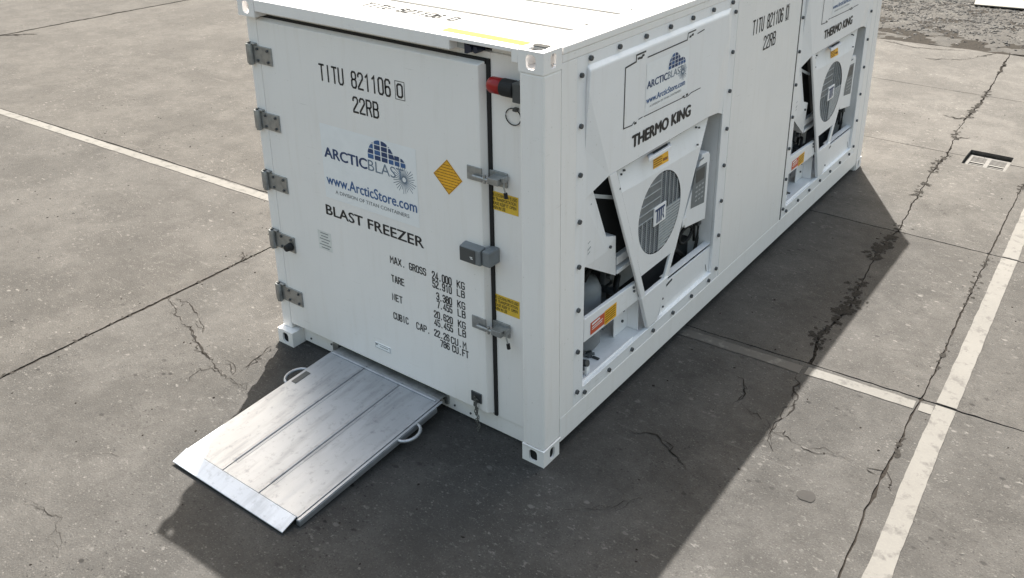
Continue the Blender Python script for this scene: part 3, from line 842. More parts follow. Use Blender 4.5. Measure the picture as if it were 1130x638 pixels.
# yellow notices on the frame
for v in (1.5805, .9095):
    mb = MB(); f = FRONT(.1005); quad_uv(mb, -.452, -.247, v, v + .116, f)
    y = part('warning_sticker', mb, YELLOW, box, label='yellow warning sticker beside the ' + ('upper' if v > 1 else 'lower') + ' door latch')
    for k, (s, w) in enumerate((('THE LOCKING PIN IS USED', 1), ('FOR TRANSPORTATION.', .98), ('PLEASE KEEP IT OPEN', .96), ('WHEN IN USE', .55))):
        bfont('lettering', s, -.446, -.446 + .192 * w, v + .086 - k * .0265, v + .107 - k * .0265, FRONT(.0995), y, INK, .012)

# hinges
def bolt_front(mb, x, y, z, r, h): mb.cyl((x, y, z), (x, y - h, z), r, 6)
for i, (zt, xr) in enumerate(((2.275, -2.208), (1.815, -2.203), (1.368, -2.196), (.915, -2.186), (.482, -2.170))):
    mb = MB(); mb.box(-2.385, xr, .040, .0515, zt - .125, zt - .004)
    hg = part('hinge', mb, STEEL, box, .003)
    mb = MB(); mb.cyl((-2.402, .030, zt - .136), (-2.402, .030, zt + .006), .021, 14)
    mb.box(-2.437, -2.405, .022, .051, zt - .130, zt); mb.box(-2.428, -2.352, .026, .0505, zt + .002, zt + .012)
    part('barrel', mb, STEEL, hg, .002, True)
    part('hinge_pin', MB().cyl((-2.402, .030, zt + .0065), (-2.402, .030, zt + .018), .012, 8), BOLTM, hg)
    for dx, dz in ((-.135, -.026), (-.033, -.026), (-.135, -.103), (-.033, -.103)):
        b = MB(); bolt_front(b, xr + dx, .0395, zt + dz, .0095, .008); part('bolt', b, BOLTM, hg)
    if i == 3:
        mb = MB(); mb.cyl((xr - .035, .0392, zt - .075), (xr - .035, -.012, zt - .075), .030, 14, .024); part('door_stop', mb, BLACK, box, .004, True, 'black rubber stop on one of the door hinges')

# grey cam lock
mb = MB()
mb.hexa([(-.606, .0495, 1.240), (-.452, .0495, 1.240), (-.452, .0495, 1.352), (-.606, .0495, 1.352)], [(-.602, -.012, 1.247), (-.446, -.012, 1.247), (-.446, -.012, 1.345), (-.602, -.012, 1.345)])
lk = part('lock_box', mb, GREY, box, .006, label='grey plastic lock box across the door edge')
mb = MB(); mb.box(-.598, -.482, -.0165, -.0125, 1.251, 1.341); part('face_plate', mb, GREYD, lk, .002)
mb = MB(); quad_uv(mb, -.515, -.497, 1.281, 1.286, FRONT(-.0175)); quad_uv(mb, -.520, -.500, 1.290, 1.295, FRONT(-.0175)); part('emblem', mb, STICK, lk)
mb = MB(); mb.box(-.4455, -.386, .002, .1015, 1.247, 1.345); part('keeper', mb, GREY, lk, .008)
# slide latches
def latch(zc):
    mb = MB(); mb.box(-.571, -.462, .0425, .0495, zc - .043, zc + .042)
    la = part('latch', mb, STEEL, box, .002)
    mb = MB(); mb.box(-.442, -.318, .088, .1015, zc - .060, zc + .028); part('back_plate', mb, STEEL, la, .002)
    mb = MB(); mb.cyl((-.520, .030, zc - .010), (-.345, .030, zc - .010), .010, 10); mb.box(-.405, -.330, .020, .088, zc - .028, zc + .010)
    mb.cyl((-.430, .030, zc - .036), (-.430, .030, zc + .016), .009, 8); part('slide_bolt', mb, STEEL, la, .002)
    mb = MB(); mb.box(-.325, -.305, .045, .088, zc - .012, zc + .018); part('staple', mb, STEEL, la, .002)
    mb = MB(); mb.tube([(-.315, .06, zc - .005), (-.312, .052, zc - .035), (-.300, .050, zc - .070)], .005, 6); part('pin_cord', mb, STEEL, la)
    mb = MB(); mb.cyl((-.299, .050, zc - .068), (-.293, .050, zc - .102), .0115, 10); part('pin', mb, BLACK, la, .002)
latch(1.800); latch(.815)
# chain bracket at the door foot
mb = MB(); mb.box(-.597, -.515, .040, .0495, .225, .296); cbk = part('chain_bracket', mb, BOLTM, box, .002, label='dark bracket with a hanging chain at the door foot')
rr = random.Random(4)
for k in range(15):
    z = .262 - k * .0165; x = -.560 + .010 * math.sin(k * 1.7) + k * .0022; y = .028 + .004 * (k % 2)
    a = (k % 2) * math.pi / 2 + rr.uniform(-.3, .3); pts = []
    for q in range(12):
        t = q * math.pi / 6; pts.append((x + .0075 * math.cos(t) * math.cos(a), y + .0075 * math.cos(t) * math.sin(a), z + .0135 * math.sin(t)))
    part('chain_link', MB().tube(pts, .0030, 6, True), CHAINM, cbk)
for k in range(7):
    z = .248 - k * .0165; x = -.545 + .008 * math.cos(k * 1.3); pts = []
    a = (k % 2) * math.pi / 2 + .4
    for q in range(12):
        t = q * math.pi / 6; pts.append((x + .0075 * math.cos(t) * math.cos(a), .027 + .0075 * math.cos(t) * math.sin(a), z + .0135 * math.sin(t)))
    part('chain_link', MB().tube(pts, .0030, 6, True), CHAINM, cbk)
# rivets and dark slot of the sill
for x, z in ((-.80, .055), (-.665, .050), (-2.20, .052), (-1.98, .085)):
    b = MB(); bolt_front(b, x, .1095, z, .008, .005); part('bolt', b, BOLTM, box)
cpart('hook_gap_shade', [(-1.890, -.880, .098, .1095, .070, .112)], BLACK, .003)  # black strip stands in for the dark of the ramp hook gap
cpart('ramp_bracket', [(-1.955, -1.895, .096, .1095, .05, .115), (-.875, -.845, .090, .1095, .05, .112)], STEEL, .003)

# red beacon
mb = MB(); R_ = []
mb.tube([(-.300, .045, 2.352), (-.370, .045, 2.352), (-.386, .045, 2.352), (-.395, .045, 2.352)], [.046, .046, .038, .018], 20)
bc = part('beacon_lens', mb, REDB, box, 0, True, 'red domed alarm beacon beside the door')
mb = MB(); mb.cyl((-.2985, .045, 2.352), (-.212, .045, 2.352), .049, 20); part('beacon_base', mb, BLACK, bc, .004)
mb = MB(); mb.box(-.2105, -.1615, .008, .088, 2.290, 2.398); part('beacon_bracket', mb, GREYD, bc, .004)
ring = MB(); ring.tube([(-.270 + .052 * math.cos(a), .094, 2.175 + .048 * math.sin(a)) for a in [i * math.pi / 10 for i in range(20)]], .0032, 6, True)
part('cable_loop', ring, BLACK, box, 0, True); cpart('cable_gland', [(-.262, -.235, .075, .1015, 2.212, 2.232)], GREYD, .003)

# roof print
RP = ROOF(2.5903)
stencil('lettering', 'TITU 821106 0', -1.60, .29, .085, RP, roof, plain('roof_ink', (.055, .055, .055), .95, spec=.05), u1=-.86, wt=.19)
mb = MB(); quad_uv(mb, -.755, -.185, .075, .148, RP); part('hazard_strip', mb, plain('faded_yellow', (.225, .198, .075), .95, spec=.05), roof)
mb = MB(); quad_uv(mb, -.150, -.055, .10, .15, ROOF(2.5925)); 
hp = part('stamp', mb, plain('grey_stamp', (.07, .07, .068), .95, spec=.05), roof)

# ------------------------------------------------------------------ side wall and refrigeration units
XS = -.006
cpart('side_panel', [(-.05, XS, 2.392, 3.668, .2525, 2.4975)], bevel=.004)
cpart('side_panel', [(-.05, XS, .1725, .3205, .2525, 2.4975)], bevel=.002)
cpart('side_panel', [(-.05, XS, 5.745, Ln - .171, .2525, 2.4975)], bevel=.003)
cpart('panel_edge_shade', [(-.03, XS + .003, 3.6685, 3.6805, .253, 2.497)], GREYD, 0)  # dark strip draws the shadow line at the panel's protruding edge
sf = SIDE(XS + .0016)
stencil('lettering', 'TITU 821106 0', 2.680, 2.156, .103, sf, box, INK, u1=3.372, wt=.13)
mb = MB(); ribbon(mb, [(3.325, 2.145), (3.390, 2.145), (3.390, 2.270), (3.325, 2.270), (3.325, 2.145)], .004, sf); part('check_digit_frame', mb, INK, box)
stencil('lettering', '22RB', 2.915, 1.994, .100, sf, box, INK, u1=3.145, wt=.13)

XF = -.0075                                    # flange plane
U = MB()
y0, y1, z0, z1 = .3215, 2.390, .2525, 2.4975    # flange outside
iy0, iy1, iz0, iz1 = .430, 2.255, .335, 2.415  # opening
def frame(mb, xa, xb):
    mb.box(xa, xb, y0, iy0, z0, z1); mb.box(xa, xb, iy1, y1, z0, z1)
    mb.box(xa, xb, iy0 + .0005, iy1 - .0005, z0, iz0); mb.box(xa, xb, iy0 + .0005, iy1 - .0005, iz1, z1)
frame(U, XF - .022, XF)
unit = part('refrigeration_unit', U, WHITE2, box, .003)
unit['label'] = 'white refrigeration unit nearest the freezer door'
parts_mark = set(bpy.data.objects)
def u(name, mb, mat, bevel=0, smooth=False, label=None): return part(name, mb, mat, unit, bevel, smooth, label)
D = .46
mb = MB(); e = .001
xb = XF - .023
mb.box(-D, xb, iy0 - .02, iy0 - e, iz0 - .02, iz1 + .02); mb.box(-D, xb, iy1 + e, iy1 + .02, iz0 - .02, iz1 + .02)
mb.box(-D, xb, iy0, iy1, iz1 + e, iz1 + .02); mb.box(-D - .02, -D - e, iy0 - .02, iy1 + .02, iz0 - .02, iz1 + .02)
u('casing', mb, WHITE2)
mb = MB(); mb.box(-D, XF - .001, iy0, iy1, iz0 - .03, iz0 - .001); mb.box(-.040, -.030, iy0 + .03, 1.10, iz0 - .001, iz0 + .018); u('drip_tray', mb, WHITE2, .003)
mb = MB(); mb.box(-.036, -.003, iy0 + .001, iy1 - .001, iz0 + .0005, iz0 + .008); u('sill_ledge', mb, STICK, .002)  # whiter than the flange: sky light on the ledge put into its colour
# bolts of the flange
for k in range(7): b = MB(); yy = .446 + .3045 * k; b.cyl((XF, yy, 2.470), (XF + .017, yy, 2.470), .0165, 6); u('bolt', b, BOLTM, .002)
for k in range(8):
    for yy in (.358, 2.335):
        b = MB(); zz = .345 + .2925 * k; b.cyl((XF, yy, zz), (XF + .016, yy, zz), .0155, 6); u('bolt', b, BOLTM, .002)
for k in range(7): b = MB(); yy = .445 + .2945 * k; b.cyl((XF, yy, .294), (XF + .016, yy, .294), .0155, 6); u('bolt', b, BOLTM, .002)

def xv(z): return -.002 + .022 * (z - .36) / 2.05          # slightly raked front
def vp(y, z, d=0.0): return at_x(y, z, xv(z) + d)
def slabpoly(mb, pts, d=0.0, t=.02):
    a = [vp(y, z, d) for y, z in pts]; mb.hexa([(p[0] - t, p[1], p[2]) for p in a], a)
lv = lambda z: .413 + .4355 * (2.30 - z)                     # left edge of the V
rv = lambda z: 2.268 - .4520 * (2.30 - z)                    # right edge of the V
# upper front panel with a raked top edge and side facets that fall back to the flange
xe = XF + .0006
V_ = {'tl': vp(.440, 2.400), 'tr': vp(2.225, 2.400), 'l1': vp(lv(2.26), 2.26), 'l2': vp(lv(1.702), 1.702), 'r2': vp(rv(1.702), 1.702), 'r1': vp(rv(2.26), 2.26),
      'Tl': at_x(.408, 2.436, xe), 'Tr': at_x(2.262, 2.436, xe), 'L1': at_x(.400, 2.30, xe), 'L2': at_x(.402, 1.95, xe), 'L3': at_x(.404, 1.640, xe - .010), 'L4': at_x(.496, 1.660, -.036), 'L5': at_x(.563, 1.697, -.026),
      'R1': at_x(2.272, 2.26, xe), 'R2': at_x(2.262, 1.90, xe), 'R3': at_x(2.245, 1.655, xe - .004), 'R4': at_x(2.15, 1.690, -.010)}
ks = list(V_); ix = {k: i for i, k in enumerate(ks)}
def ff(*q): return [ix[k] for k in q]
mb = MB(); mb.add([V_[k] for k in ks], [ff('tl', 'l1', 'l2', 'r2', 'r1', 'tr'), ff('Tl', 'tl', 'tr', 'Tr'), ff('Tl', 'L1', 'l1', 'tl'), ff('L1', 'L2', 'l2', 'l1'), ff('L2', 'L3', 'L4', 'L5', 'l2'),
         ff('Tr', 'tr', 'r1', 'R1'), ff('r1', 'r2', 'R2', 'R1'), ff('r2', 'R4', 'R3', 'R2')])
up = u('upper_cover', mb, WHITE2, .010)
mb = MB(); ribbon(mb, [(.455, 1.775), (.52, 1.815)], .008, lambda a, b: at_x(a, b, -.008)); u('vent_slit', mb, STICK)
# V legs and tip
mb = MB(); slabpoly(mb, [(lv(1.70), 1.70), (lv(.645), .645), (lv(.645) + .058, .645), (lv(1.70) + .085, 1.70)]); u('cover_leg', mb, WHITE2, .005)
mb = MB(); slabpoly(mb, [(rv(.823), .823), (rv(.645), .645), (rv(.645) - .070, .645), (rv(.823) - .068, .823)][::-1], -.0095); u('cover_leg', mb, WHITE2, .005)
mb = MB(); slabpoly(mb, [(lv(.644), .644), (rv(.644), .644), (1.372, .352), (1.250, .352)], 0, .03); u('cover_tip', mb, WHITE2, .004)
# fan cover: sloped hood above, flat face with a round opening below
cy, cz, cr_ = 1.342, 1.208, .292
mb = MB()
def fanpoly():
    n = 48
    outer = [(lv(1.535) + .078, 1.535), (1.0, 1.525), (1.342, 1.52), (1.7, 1.515), (rv(1.51), 1.51), (rv(.822), .822), (lv(.822) + .060, .822)]
    per = []
    for i in range(n):
        a = 2 * math.pi * i / n; dy, dz = math.cos(a), math.sin(a)
        best = None
        for (p, q) in zip(outer, outer[1:] + outer[:1]):
            ex, ez = q[0] - p[0], q[1] - p[1]; det = dy * -ez + dz * ex
            if abs(det) < 1e-9: continue
            t = ((p[0] - cy) * -ez + (p[1] - cz) * ex) / det; s = (dy * (p[1] - cz) - dz * (p[0] - cy)) / det
            if t > 0 and -1e-6 <= s <= 1 + 1e-6 and (best is None or t < best): best = t
        per.append((cy + dy * best, cz + dz * best))
    for c in outer:
        j = min(range(n), key=lambda k: (per[k][0] - c[0]) ** 2 + (per[k][1] - c[1]) ** 2); per[j] = c
    circ = [(cy + cr_ * math.cos(2 * math.pi * i / n), cz + cr_ * math.sin(2 * math.pi * i / n)) for i in range(n)]
    return per, circ
per, circ = fanpoly(); n = len(per)
A = [vp(y, z, -.010) for y, z in per]; B = [vp(y, z, -.010) for y, z in circ]; C2 = [vp(y, z, -.040) for y, z in circ]
mb.add(A + B + C2, [(i, (i + 1) % n, n + (i + 1) % n, n + i) for i in range(n)] + [(n + i, n + (i + 1) % n, 2 * n + (i + 1) % n, 2 * n + i) for i in range(n)])
hood = [vp(lv(1.535) + .078, 1.535, -.010), vp(1.0, 1.525, -.010), vp(1.342, 1.52, -.010), vp(1.7, 1.515, -.010), vp(rv(1.51), 1.51, -.010)]
hoodt = [vp(lv(1.70) + .084, 1.70, -.052), vp(1.0, 1.70, -.052), vp(1.342, 1.70, -.052), vp(1.7, 1.70, -.052), vp(rv(1.70), 1.70, -.052)]
mb.add(hood + hoodt, [(i, i + 1, 6 + i, 5 + i) for i in range(4)])
u('fan_cover', mb, WHITE2)
for yy, zz in ((.80, 1.665), (.835, 1.68), (1.80, 1.68), (1.845, 1.665), (.785, 1.575), (1.84, 1.54)):
    p = vp(yy, zz, -.046 if zz > 1.6 else -.010); b = MB(); b.cyl(p, (p[0] + .012, p[1], p[2] + .003), .007, 6); u('screw', b, BOLTM)
# grille: four quadrants of slats round a centre plate
mb = MB(); m = 40
mb.add([vp(cy + .288 * math.cos(2 * math.pi * i / m), cz + .288 * math.sin(2 * math.pi * i / m), -.040) for i in range(m)], [list(range(m))])
u('fan_shroud', mb, DARK)
def bars(mat, name, quads, horiz, step, w, d, off=0.0):
    mb = MB(); r = .286
    for (sy, sz) in quads:
        k = off
        while k < r:
            L = math.sqrt(r * r - k * k)
            if horiz:
                ya, yb = sorted((cy, cy + sy * L)); za = cz + sz * k
                P = [vp(ya, za - w / 2, d), vp(yb, za - w / 2, d), vp(yb, za + w / 2, d), vp(ya, za + w / 2, d)]
            else:
                za, zb = sorted((cz, cz + sz * L)); ya = cy + sy * k
                P = [vp(ya - w / 2, za, d), vp(ya + w / 2, za, d), vp(ya + w / 2, zb, d), vp(ya - w / 2, zb, d)]
            mb.hexa([(p[0] - .006, p[1], p[2]) for p in P], P)
            k += step
    u(name, mb, mat)
bars(GREYL, 'grille_rib', [(-1, 1)], True, .058, .0055, -.012, .003); bars(GREYL, 'grille_rib', [(1, 1), (-1, -1)], False, .058, .0055, -.012, .003)
bars(GREYL, 'grille_rib', [(1, -1)], True, .022, .015, -.012, .006)
bars(GREYM, 'grille_wire', [(-1, 1)], False, .0145, .0062, -.015, .010); bars(GREYM, 'grille_wire', [(1, 1), (-1, -1)], True, .0145, .0050, -.020, .010)
bars(GREYL, 'grille_wire', [(1, -1)], False, .0145, .0060, -.020, .010)
mb = MB(); slabpoly(mb, [(1.262, 1.128), (1.425, 1.128), (1.425, 1.262), (1.262, 1.262)], -.004, .010); u('centre_plate', mb, WHITE2, .002)
pv = lambda a, b: vp(a, b, -.0028)
mb = MB(); ribbon(mb, [(1.282, 1.238), (1.402, 1.238)], .016, pv)
for yy in (1.305, 1.332, 1.359): ribbon(mb, [(yy, 1.228), (yy, 1.150)], .017, pv)
ribbon(mb, [(1.385, 1.222), (1.385, 1.195)], .014, pv); ribbon(mb, [(1.383, 1.180), (1.395, 1.155)], .014, pv)
u('emblem', mb, BLUE)
# hood handle with an amber label
mb = MB(); a = [at_x(1.125, 1.690, -.024), at_x(1.425, 1.690, -.024), at_x(1.455, 1.652, .034), at_x(1.155, 1.652, .034)]
mb.hexa([(p[0], p[1], p[2] - .010) for p in a], a); a = [at_x(1.155, 1.652, .034), at_x(1.455, 1.652, .034)]
mb.hexa([(.030, a[0][1], a[0][2] - .022), (.030, a[1][1], a[1][2] - .022), (.030, a[1][1], a[1][2]), (.030, a[0][1], a[0][2])], [(.036, a[0][1], a[0][2] - .022), (.036, a[1][1], a[1][2] - .022), (.036, a[1][1], a[1][2]), (.036, a[0][1], a[0][2])])
u('handle', mb, WHITE2, .002)
mb = MB(); mb.add([at_x(1.195, 1.685, -.010), at_x(1.39, 1.685, -.010), at_x(1.405, 1.666, .014), at_x(1.21, 1.666, .014)], [(0, 1, 2, 3)]); o = u('handle_recess_shade', mb, GREYD);  # dark quad paints the shade of the recess on top of the handle
for v in o.data.vertices: v.co.z += .0035
def hp_(y, z, d=.003):
    t = (z - 1.52) / .18; return at_x(y, z, xv(z) - .010 - .042 * max(0, min(1, t)) + d)
mb = MB(); mb.add([hp_(1.218, 1.560), hp_(1.425, 1.553), hp_(1.412, 1.628), hp_(1.210, 1.640)], [(0, 1, 2, 3)]); u('caution_label', mb, ORANGE)
mb = MB()
for k in range(4): ribbon(mb, [(1.225, 1.572 + k * .016), (1.33, 1.569 + k * .016)], .006, lambda a, b: hp_(a, b, .0045))
ribbon(mb, [(1.355, 1.585), (1.40, 1.582)], .02, lambda a, b: hp_(a, b, .0045)); u('print', mb, plain('brown_label_ink', (.25, .10, .02), .6))
# lettering and hatch outline on the upper cover
fp = lambda a, b: vp(a, b, .0016)
bfont('lettering', 'THERMO KING', .925, 1.712, 1.790, 1.876, fp, unit, INK, 0, .06)
mb = MB()
for pl, w in (([(.821, 1.952), (.821, 2.328), (.944, 2.338), (.945, 2.377), (1.054, 2.378)], .010), ([(1.084, 2.335), (1.599, 2.338), (1.607, 2.380), (1.714, 2.382)], .008), ([(1.745, 2.352), (1.84, 2.360)], .007),
              ([(.821, 1.952), (.921, 1.946), (.945, 1.962)], .007), ([(1.000, 1.962), (1.045, 1.965)], .006), ([(1.062, 1.962), (1.571, 1.952)], .006), ([(1.600, 1.945), (1.66, 1.945), (1.70, 1.955), (1.836, 1.955)], .006)):
    ribbon(mb, pl, w, fp)
for yy, zz in ((.975, 2.352), (1.005, 2.350), (1.025, 2.360), (1.64, 2.352), (1.672, 2.358), (.96, 1.948), (1.59, 1.956), (1.64, 1.958)):
    ribbon(mb, [(yy - .008, zz), (yy + .008, zz)], .014, fp)
u('hatch_gap', mb, DARK)
fs = lambda a, b: vp(a, b, .0014)
mb = MB(); quad_uv(mb, 1.075, 1.632, 1.985, 2.295, fs); u('logo_sticker', mb, STICK)
fl = lambda a, b: vp(a, b, .0028)
igloo(fl, 1.355, 2.190, .215, .105, unit)
bfont('lettering', 'ARCTIC', 1.087, 1.350, 2.131, 2.180, fl, unit, BLUE, 0, .03)
bfont('lettering', 'BLAST', 1.356, 1.560, 2.131, 2.180, lambda a, b: vp(a, b, .0032), unit, BLUEG, -.004)
burst(lambda a, b: vp(a, b, .0024), 1.56, 2.135, .062, .058, unit, 22, .004)
bfont('lettering', 'www.ArcticStore.com', 1.085, 1.600, 2.036, 2.078, fl, unit, BLUE2, 0, .02)
bfont('lettering', 'A DIVISION OF TITAN CONTAINERS', 1.13, 1.55, 2.004, 2.018, fl, unit, INKG, .004)

# left intake: black coil face, bar, and the folded side box
mb = MB(); a = [at_x(.505, 1.72, -.12), at_x(.70, 1.72, -.12), at_x(1.02, 1.02, -.12), at_x(.62, 1.16, -.12)]
mb.hexa([(p[0] - .02, p[1], p[2]) for p in a], a); u('coil', mb, CAVITY)
mb = MB(); a = [at_x(.503, 1.640, -.045), at_x(.74, 1.545, -.045), at_x(.74, 1.520, -.045), at_x(.508, 1.612, -.045)]
mb.hexa([(p[0] - .012, p[1], p[2]) for p in a], a); u('intake_bar', mb, GREYL, .002)
mb = MB()
P = {'a': at_x(.400, 1.640, -.016), 'b': at_x(.496, 1.660, -.045), 'c': at_x(.655, 1.302, -.045), 'd': at_x(.768, 1.262, -.045), 'e': at_x(.782, .978, -.085), 'f': at_x(.428, 1.193, -.036), 'g': at_x(.400, 1.193, -.016), 'h': at_x(.66, 1.195, -.043)}
mb.add([P[k] for k in 'abcdefgh'], [(0, 1, 7, 5), (1, 2, 3, 7), (0, 5, 6), (5, 7, 3, 4)])
mb.add([P['b'], P['c'], (P['c'][0] - .09, P['c'][1], P['c'][2]), (P['b'][0] - .09, P['b'][1], P['b'][2])], [(0, 1, 2, 3)])
mb.add([P['c'], P['d'], (P['d'][0] - .10, P['d'][1] + .01, P['d'][2]), (P['c'][0] - .10, P['c'][1], P['c'][2])], [(0, 1, 2, 3)])
mb.add([P['d'], P['e'], (P['e'][0] - .12, P['e'][1], P['e'][2]), (P['d'][0] - .12, P['d'][1], P['d'][2])], [(0, 1, 2, 3)])
u('intake_box', mb, WHITE2)
mb = MB()
for k in range(5):
    ribbon(mb, [(.452, 1.575 - k * .07), (.478, 1.585 - k * .07)], .010, lambda a, b: at_x(a, b, -.030)); ribbon(mb, [(.452, 1.548 - k * .07), (.472, 1.556 - k * .07)], .007, lambda a, b: at_x(a, b, -.030))
u('embossed_mark', mb, GREYL)
b = MB(); p = at_x(.70, 1.215, -.043); b.cyl(p, (p[0] + .012, p[1], p[2]), .010, 6); u('screw', b, BOLTM)
# bars between the box and the V
mb = MB(); mb.box(-.13, -.085, .94, 1.35, .955, 1.015); u('cross_bar', mb, WHITE2, .004)
mb = MB(); mb.box(-.13, -.075, .93, 1.35, .895, .925); u('cross_bar', mb, WHITE2, .004)
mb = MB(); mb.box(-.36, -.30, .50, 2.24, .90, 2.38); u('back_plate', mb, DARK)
# compressor and pipes
mb = MB(); mb.tube([(-.26, .80, .36), (-.26, .80, .40), (-.26, .80, .80), (-.26, .80, .86), (-.26, .80, .885)], [.10, .125, .125, .10, .04], 20)
cp_ = u('compressor', mb, plain('grey_compressor', (.22, .235, .25), .45), 0, True)
mb = MB()
mb.tube([(-.22, .75, .88), (-.20, .78, .96), (-.24, .90, .98), (-.26, 1.02, .93), (-.22, 1.06, .75), (-.20, 1.05, .5)], .018, 8)
mb.tube([(-.16, .93, .85), (-.14, 1.0, .90), (-.17, 1.1, .86), (-.2, 1.12, .7), (-.2, 1.05, .58)], .016, 8)
mb.tube([(-.30, .7, .93), (-.2, .72, 1.0), (-.18, .86, 1.03), (-.2, 1.0, 1.04)], .02, 8)
mb.tube([(-.12, .98, .62), (-.12, 1.0, .74), (-.13, 1.04, .80), (-.16, 1.10, .78)], .014, 8)
u('pipe', mb, BLACK, 0, True)
mb = MB(); mb.box(-.19, -.15, .90, .97, .80, .90); mb.cyl((-.15, .935, .86), (-.12, .935, .86), .022, 10); u('valve', mb, BOLTM, .004)
mb = MB(); mb.cyl((-.185, 1.02, .70), (-.12, 1.02, .70), .028, 10); mb.box(-.24, -.18, 1.0, 1.06, .68, .74); u('valve', mb, BOLTM, .004)
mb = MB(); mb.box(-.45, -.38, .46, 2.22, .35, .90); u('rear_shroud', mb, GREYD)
mb = MB(); mb.box(-.28, -.22, 1.10, 1.42, .62, .89); u('junction_box', mb, GREY, .006)
# label beam
mb = MB(); a = [at_x(.425, .832, -.026), at_x(1.060, .806, -.026), at_x(1.095, .655, -.026), at_x(.425, .668, -.026)]
mb.hexa([(p[0] - .028, p[1], p[2]) for p in a], a); u('label_beam', mb, WHITE2, .004)
bl = lambda a, b: at_x(a, b, -.0245)
mb = MB(); quad_uv(mb, .497, .662, .684, .770, bl); u('danger_label', mb, REDV)
mb = MB(); quad_uv(mb, .663, .806, .670, .775, bl); u('warning_label', mb, ORANGE)
bl2 = lambda a, b: at_x(a, b, -.0232)
mb = MB(); ribbon(mb, [(.52, .752), (.60, .756)], .012, bl2); ribbon(mb, [(.52, .730), (.64, .735)], .006, bl2); ribbon(mb, [(.52, .715), (.63, .72)], .006, bl2); u('print', mb, STICK)
mb = MB(); [ribbon(mb, [(.675, .690 + k * .017), (.79, .690 + k * .017)], .007, bl2) for k in range(5)]; u('print', mb, plain('olive_ink', (.28, .16, .02), .6))
for yy, zz in ((1.015, .785), (1.022, .755)): p = at_x(yy, zz, -.026); b = MB(); b.cyl(p, (p[0] + .01, p[1], p[2]), .009, 6); u('screw', b, BOLTM)
# tray fittings and bracket
mb = MB(); mb.box(-.155, -.145, 1.03, 1.215, .336, .60); mb.box(-.145, -.06, 1.205, 1.215, .336, .60); u('bracket', mb, WHITE2, .003)
mb = MB(); mb.box(-.26, -.20, .98, 1.03, .40, .62); u('relay', mb, GREY, .003)
for p in ((-.05, 1.20, .50), (-.05, 1.19, .42)): b = MB(); b.cyl((-.144, p[1] - .06, p[2]), (-.134, p[1] - .06, p[2]), .010, 8); u('screw', b, BOLTM)
mb = MB(); mb.cyl((-.16, .74, .336), (-.16, .74, .372), .022, 10); mb.box(-.135, -.085, .735, .755, .336, .346); mb.cyl((-.185, .70, .356), (-.13, .76, .36), .010, 8); u('drain_fitting', mb, BOLTM, .002)
mb = MB(); mb.box(-.075, -.055, .55, .585, .336, .405); u('tray_clip', mb, STICK, .002)
mb = MB(); mb.cyl((-.095, .56, .41), (-.055, .56, .425), .024, 10); mb.cyl((-.11, .50, .39), (-.06, .53, .40), .016, 8); u('tray_knob', mb, BOLTM, .003)

# right side: controller, cables, lower service panel
mb = MB(); a = [at_x(1.945, 1.435, -.045), at_x(2.045, 1.425, -.045), at_x(2.075, 1.395, -.045), at_x(2.062, .885, -.045), at_x(1.735, .935, -.045), at_x(1.705, 1.02, -.045), at_x(1.78, 1.15, -.045)]
mb.hexa([(p[0] - .09, p[1], p[2]) for p in a], a); u('controller', mb, WHITE2, .005)
mb = MB(); a = [at_x(1.859, 1.356, -.043), at_x(2.029, 1.349, -.043), at_x(2.024, 1.031, -.043), at_x(1.805, 1.060, -.043), at_x(1.815, 1.208, -.043)]
mb.add(a, [list(range(5))]); u('keypad', mb, GREY)
ck = lambda a, b: at_x(a, b, -.0415)
mb = MB(); quad_uv(mb, 1.865, 2.000, 1.235, 1.330, ck); u('display', mb, GREYD)
mb = MB()
for r in range(4):
    for c in range(3): ribbon(mb, [(1.875 + c * .048, 1.20 - r * .035), (1.895 + c * .048, 1.20 - r * .035)], .013, ck)
u('key', mb, GREYL)
mb = MB(); ribbon(mb, [(1.905, 1.398), (1.965, 1.400)], .012, ck); u('print', mb, INKG)
mb = MB(); a = [at_x(1.69, 1.02, -.03), at_x(1.755, 1.02, -.03), at_x(1.755, .975, -.03), at_x(1.69, .955, -.03)]; mb.hexa([(p[0] - .03, p[1], p[2]) for p in a], a); u('latch', mb, WHITE2, .003)
mb = MB(); mb.tube([(-.16, 2.08 + .105 * math.cos(t), .70 + .062 * math.sin(t)) for t in [i * math.pi / 9 for i in range(18)]], .013, 8, True)
mb.tube([(-.15, 2.22, .84), (-.13, 2.235, .75), (-.13, 2.225, .62), (-.14, 2.19, .45), (-.15, 2.10, .37)], .013, 8)
mb.tube([(-.19, 2.10, .86), (-.17, 2.18, .80), (-.15, 2.20, .74), (-.15, 2.21, .60)], .011, 8)
mb.tube([(-.2, 1.66, .62), (-.18, 1.8, .66), (-.17, 1.95, .62), (-.18, 2.1, .50)], .020, 8)
u('cable', mb, BLACK, 0, True)
mb = MB(); mb.box(-.15, -.11, 2.19, 2.24, .74, .80); u('cable_gland', mb, GREYD, .004)
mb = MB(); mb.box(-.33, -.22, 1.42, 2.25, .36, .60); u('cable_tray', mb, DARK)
mb = MB(); a = [at_x(1.48, .612, -.03), at_x(2.200, .600, -.03), at_x(2.215, .352, -.03), at_x(1.385, .346, -.03)]
mb.hexa([(p[0] - .012, p[1], p[2]) for p in a], a)
b_ = [at_x(1.48, .612, -.03), at_x(2.200, .600, -.03)]; mb.hexa([(-.085, b_[0][1], .600), (-.085, b_[1][1], .588), (-.031, b_[1][1], .590), (-.031, b_[0][1], .600)], [(-.085, b_[0][1], .603), (-.085, b_[1][1], .591), (-.031, b_[1][1], .593), (-.031, b_[0][1], .603)])
u('service_panel', mb, WHITE2, .003)
sp = lambda a, b: at_x(a, b, -.0285)
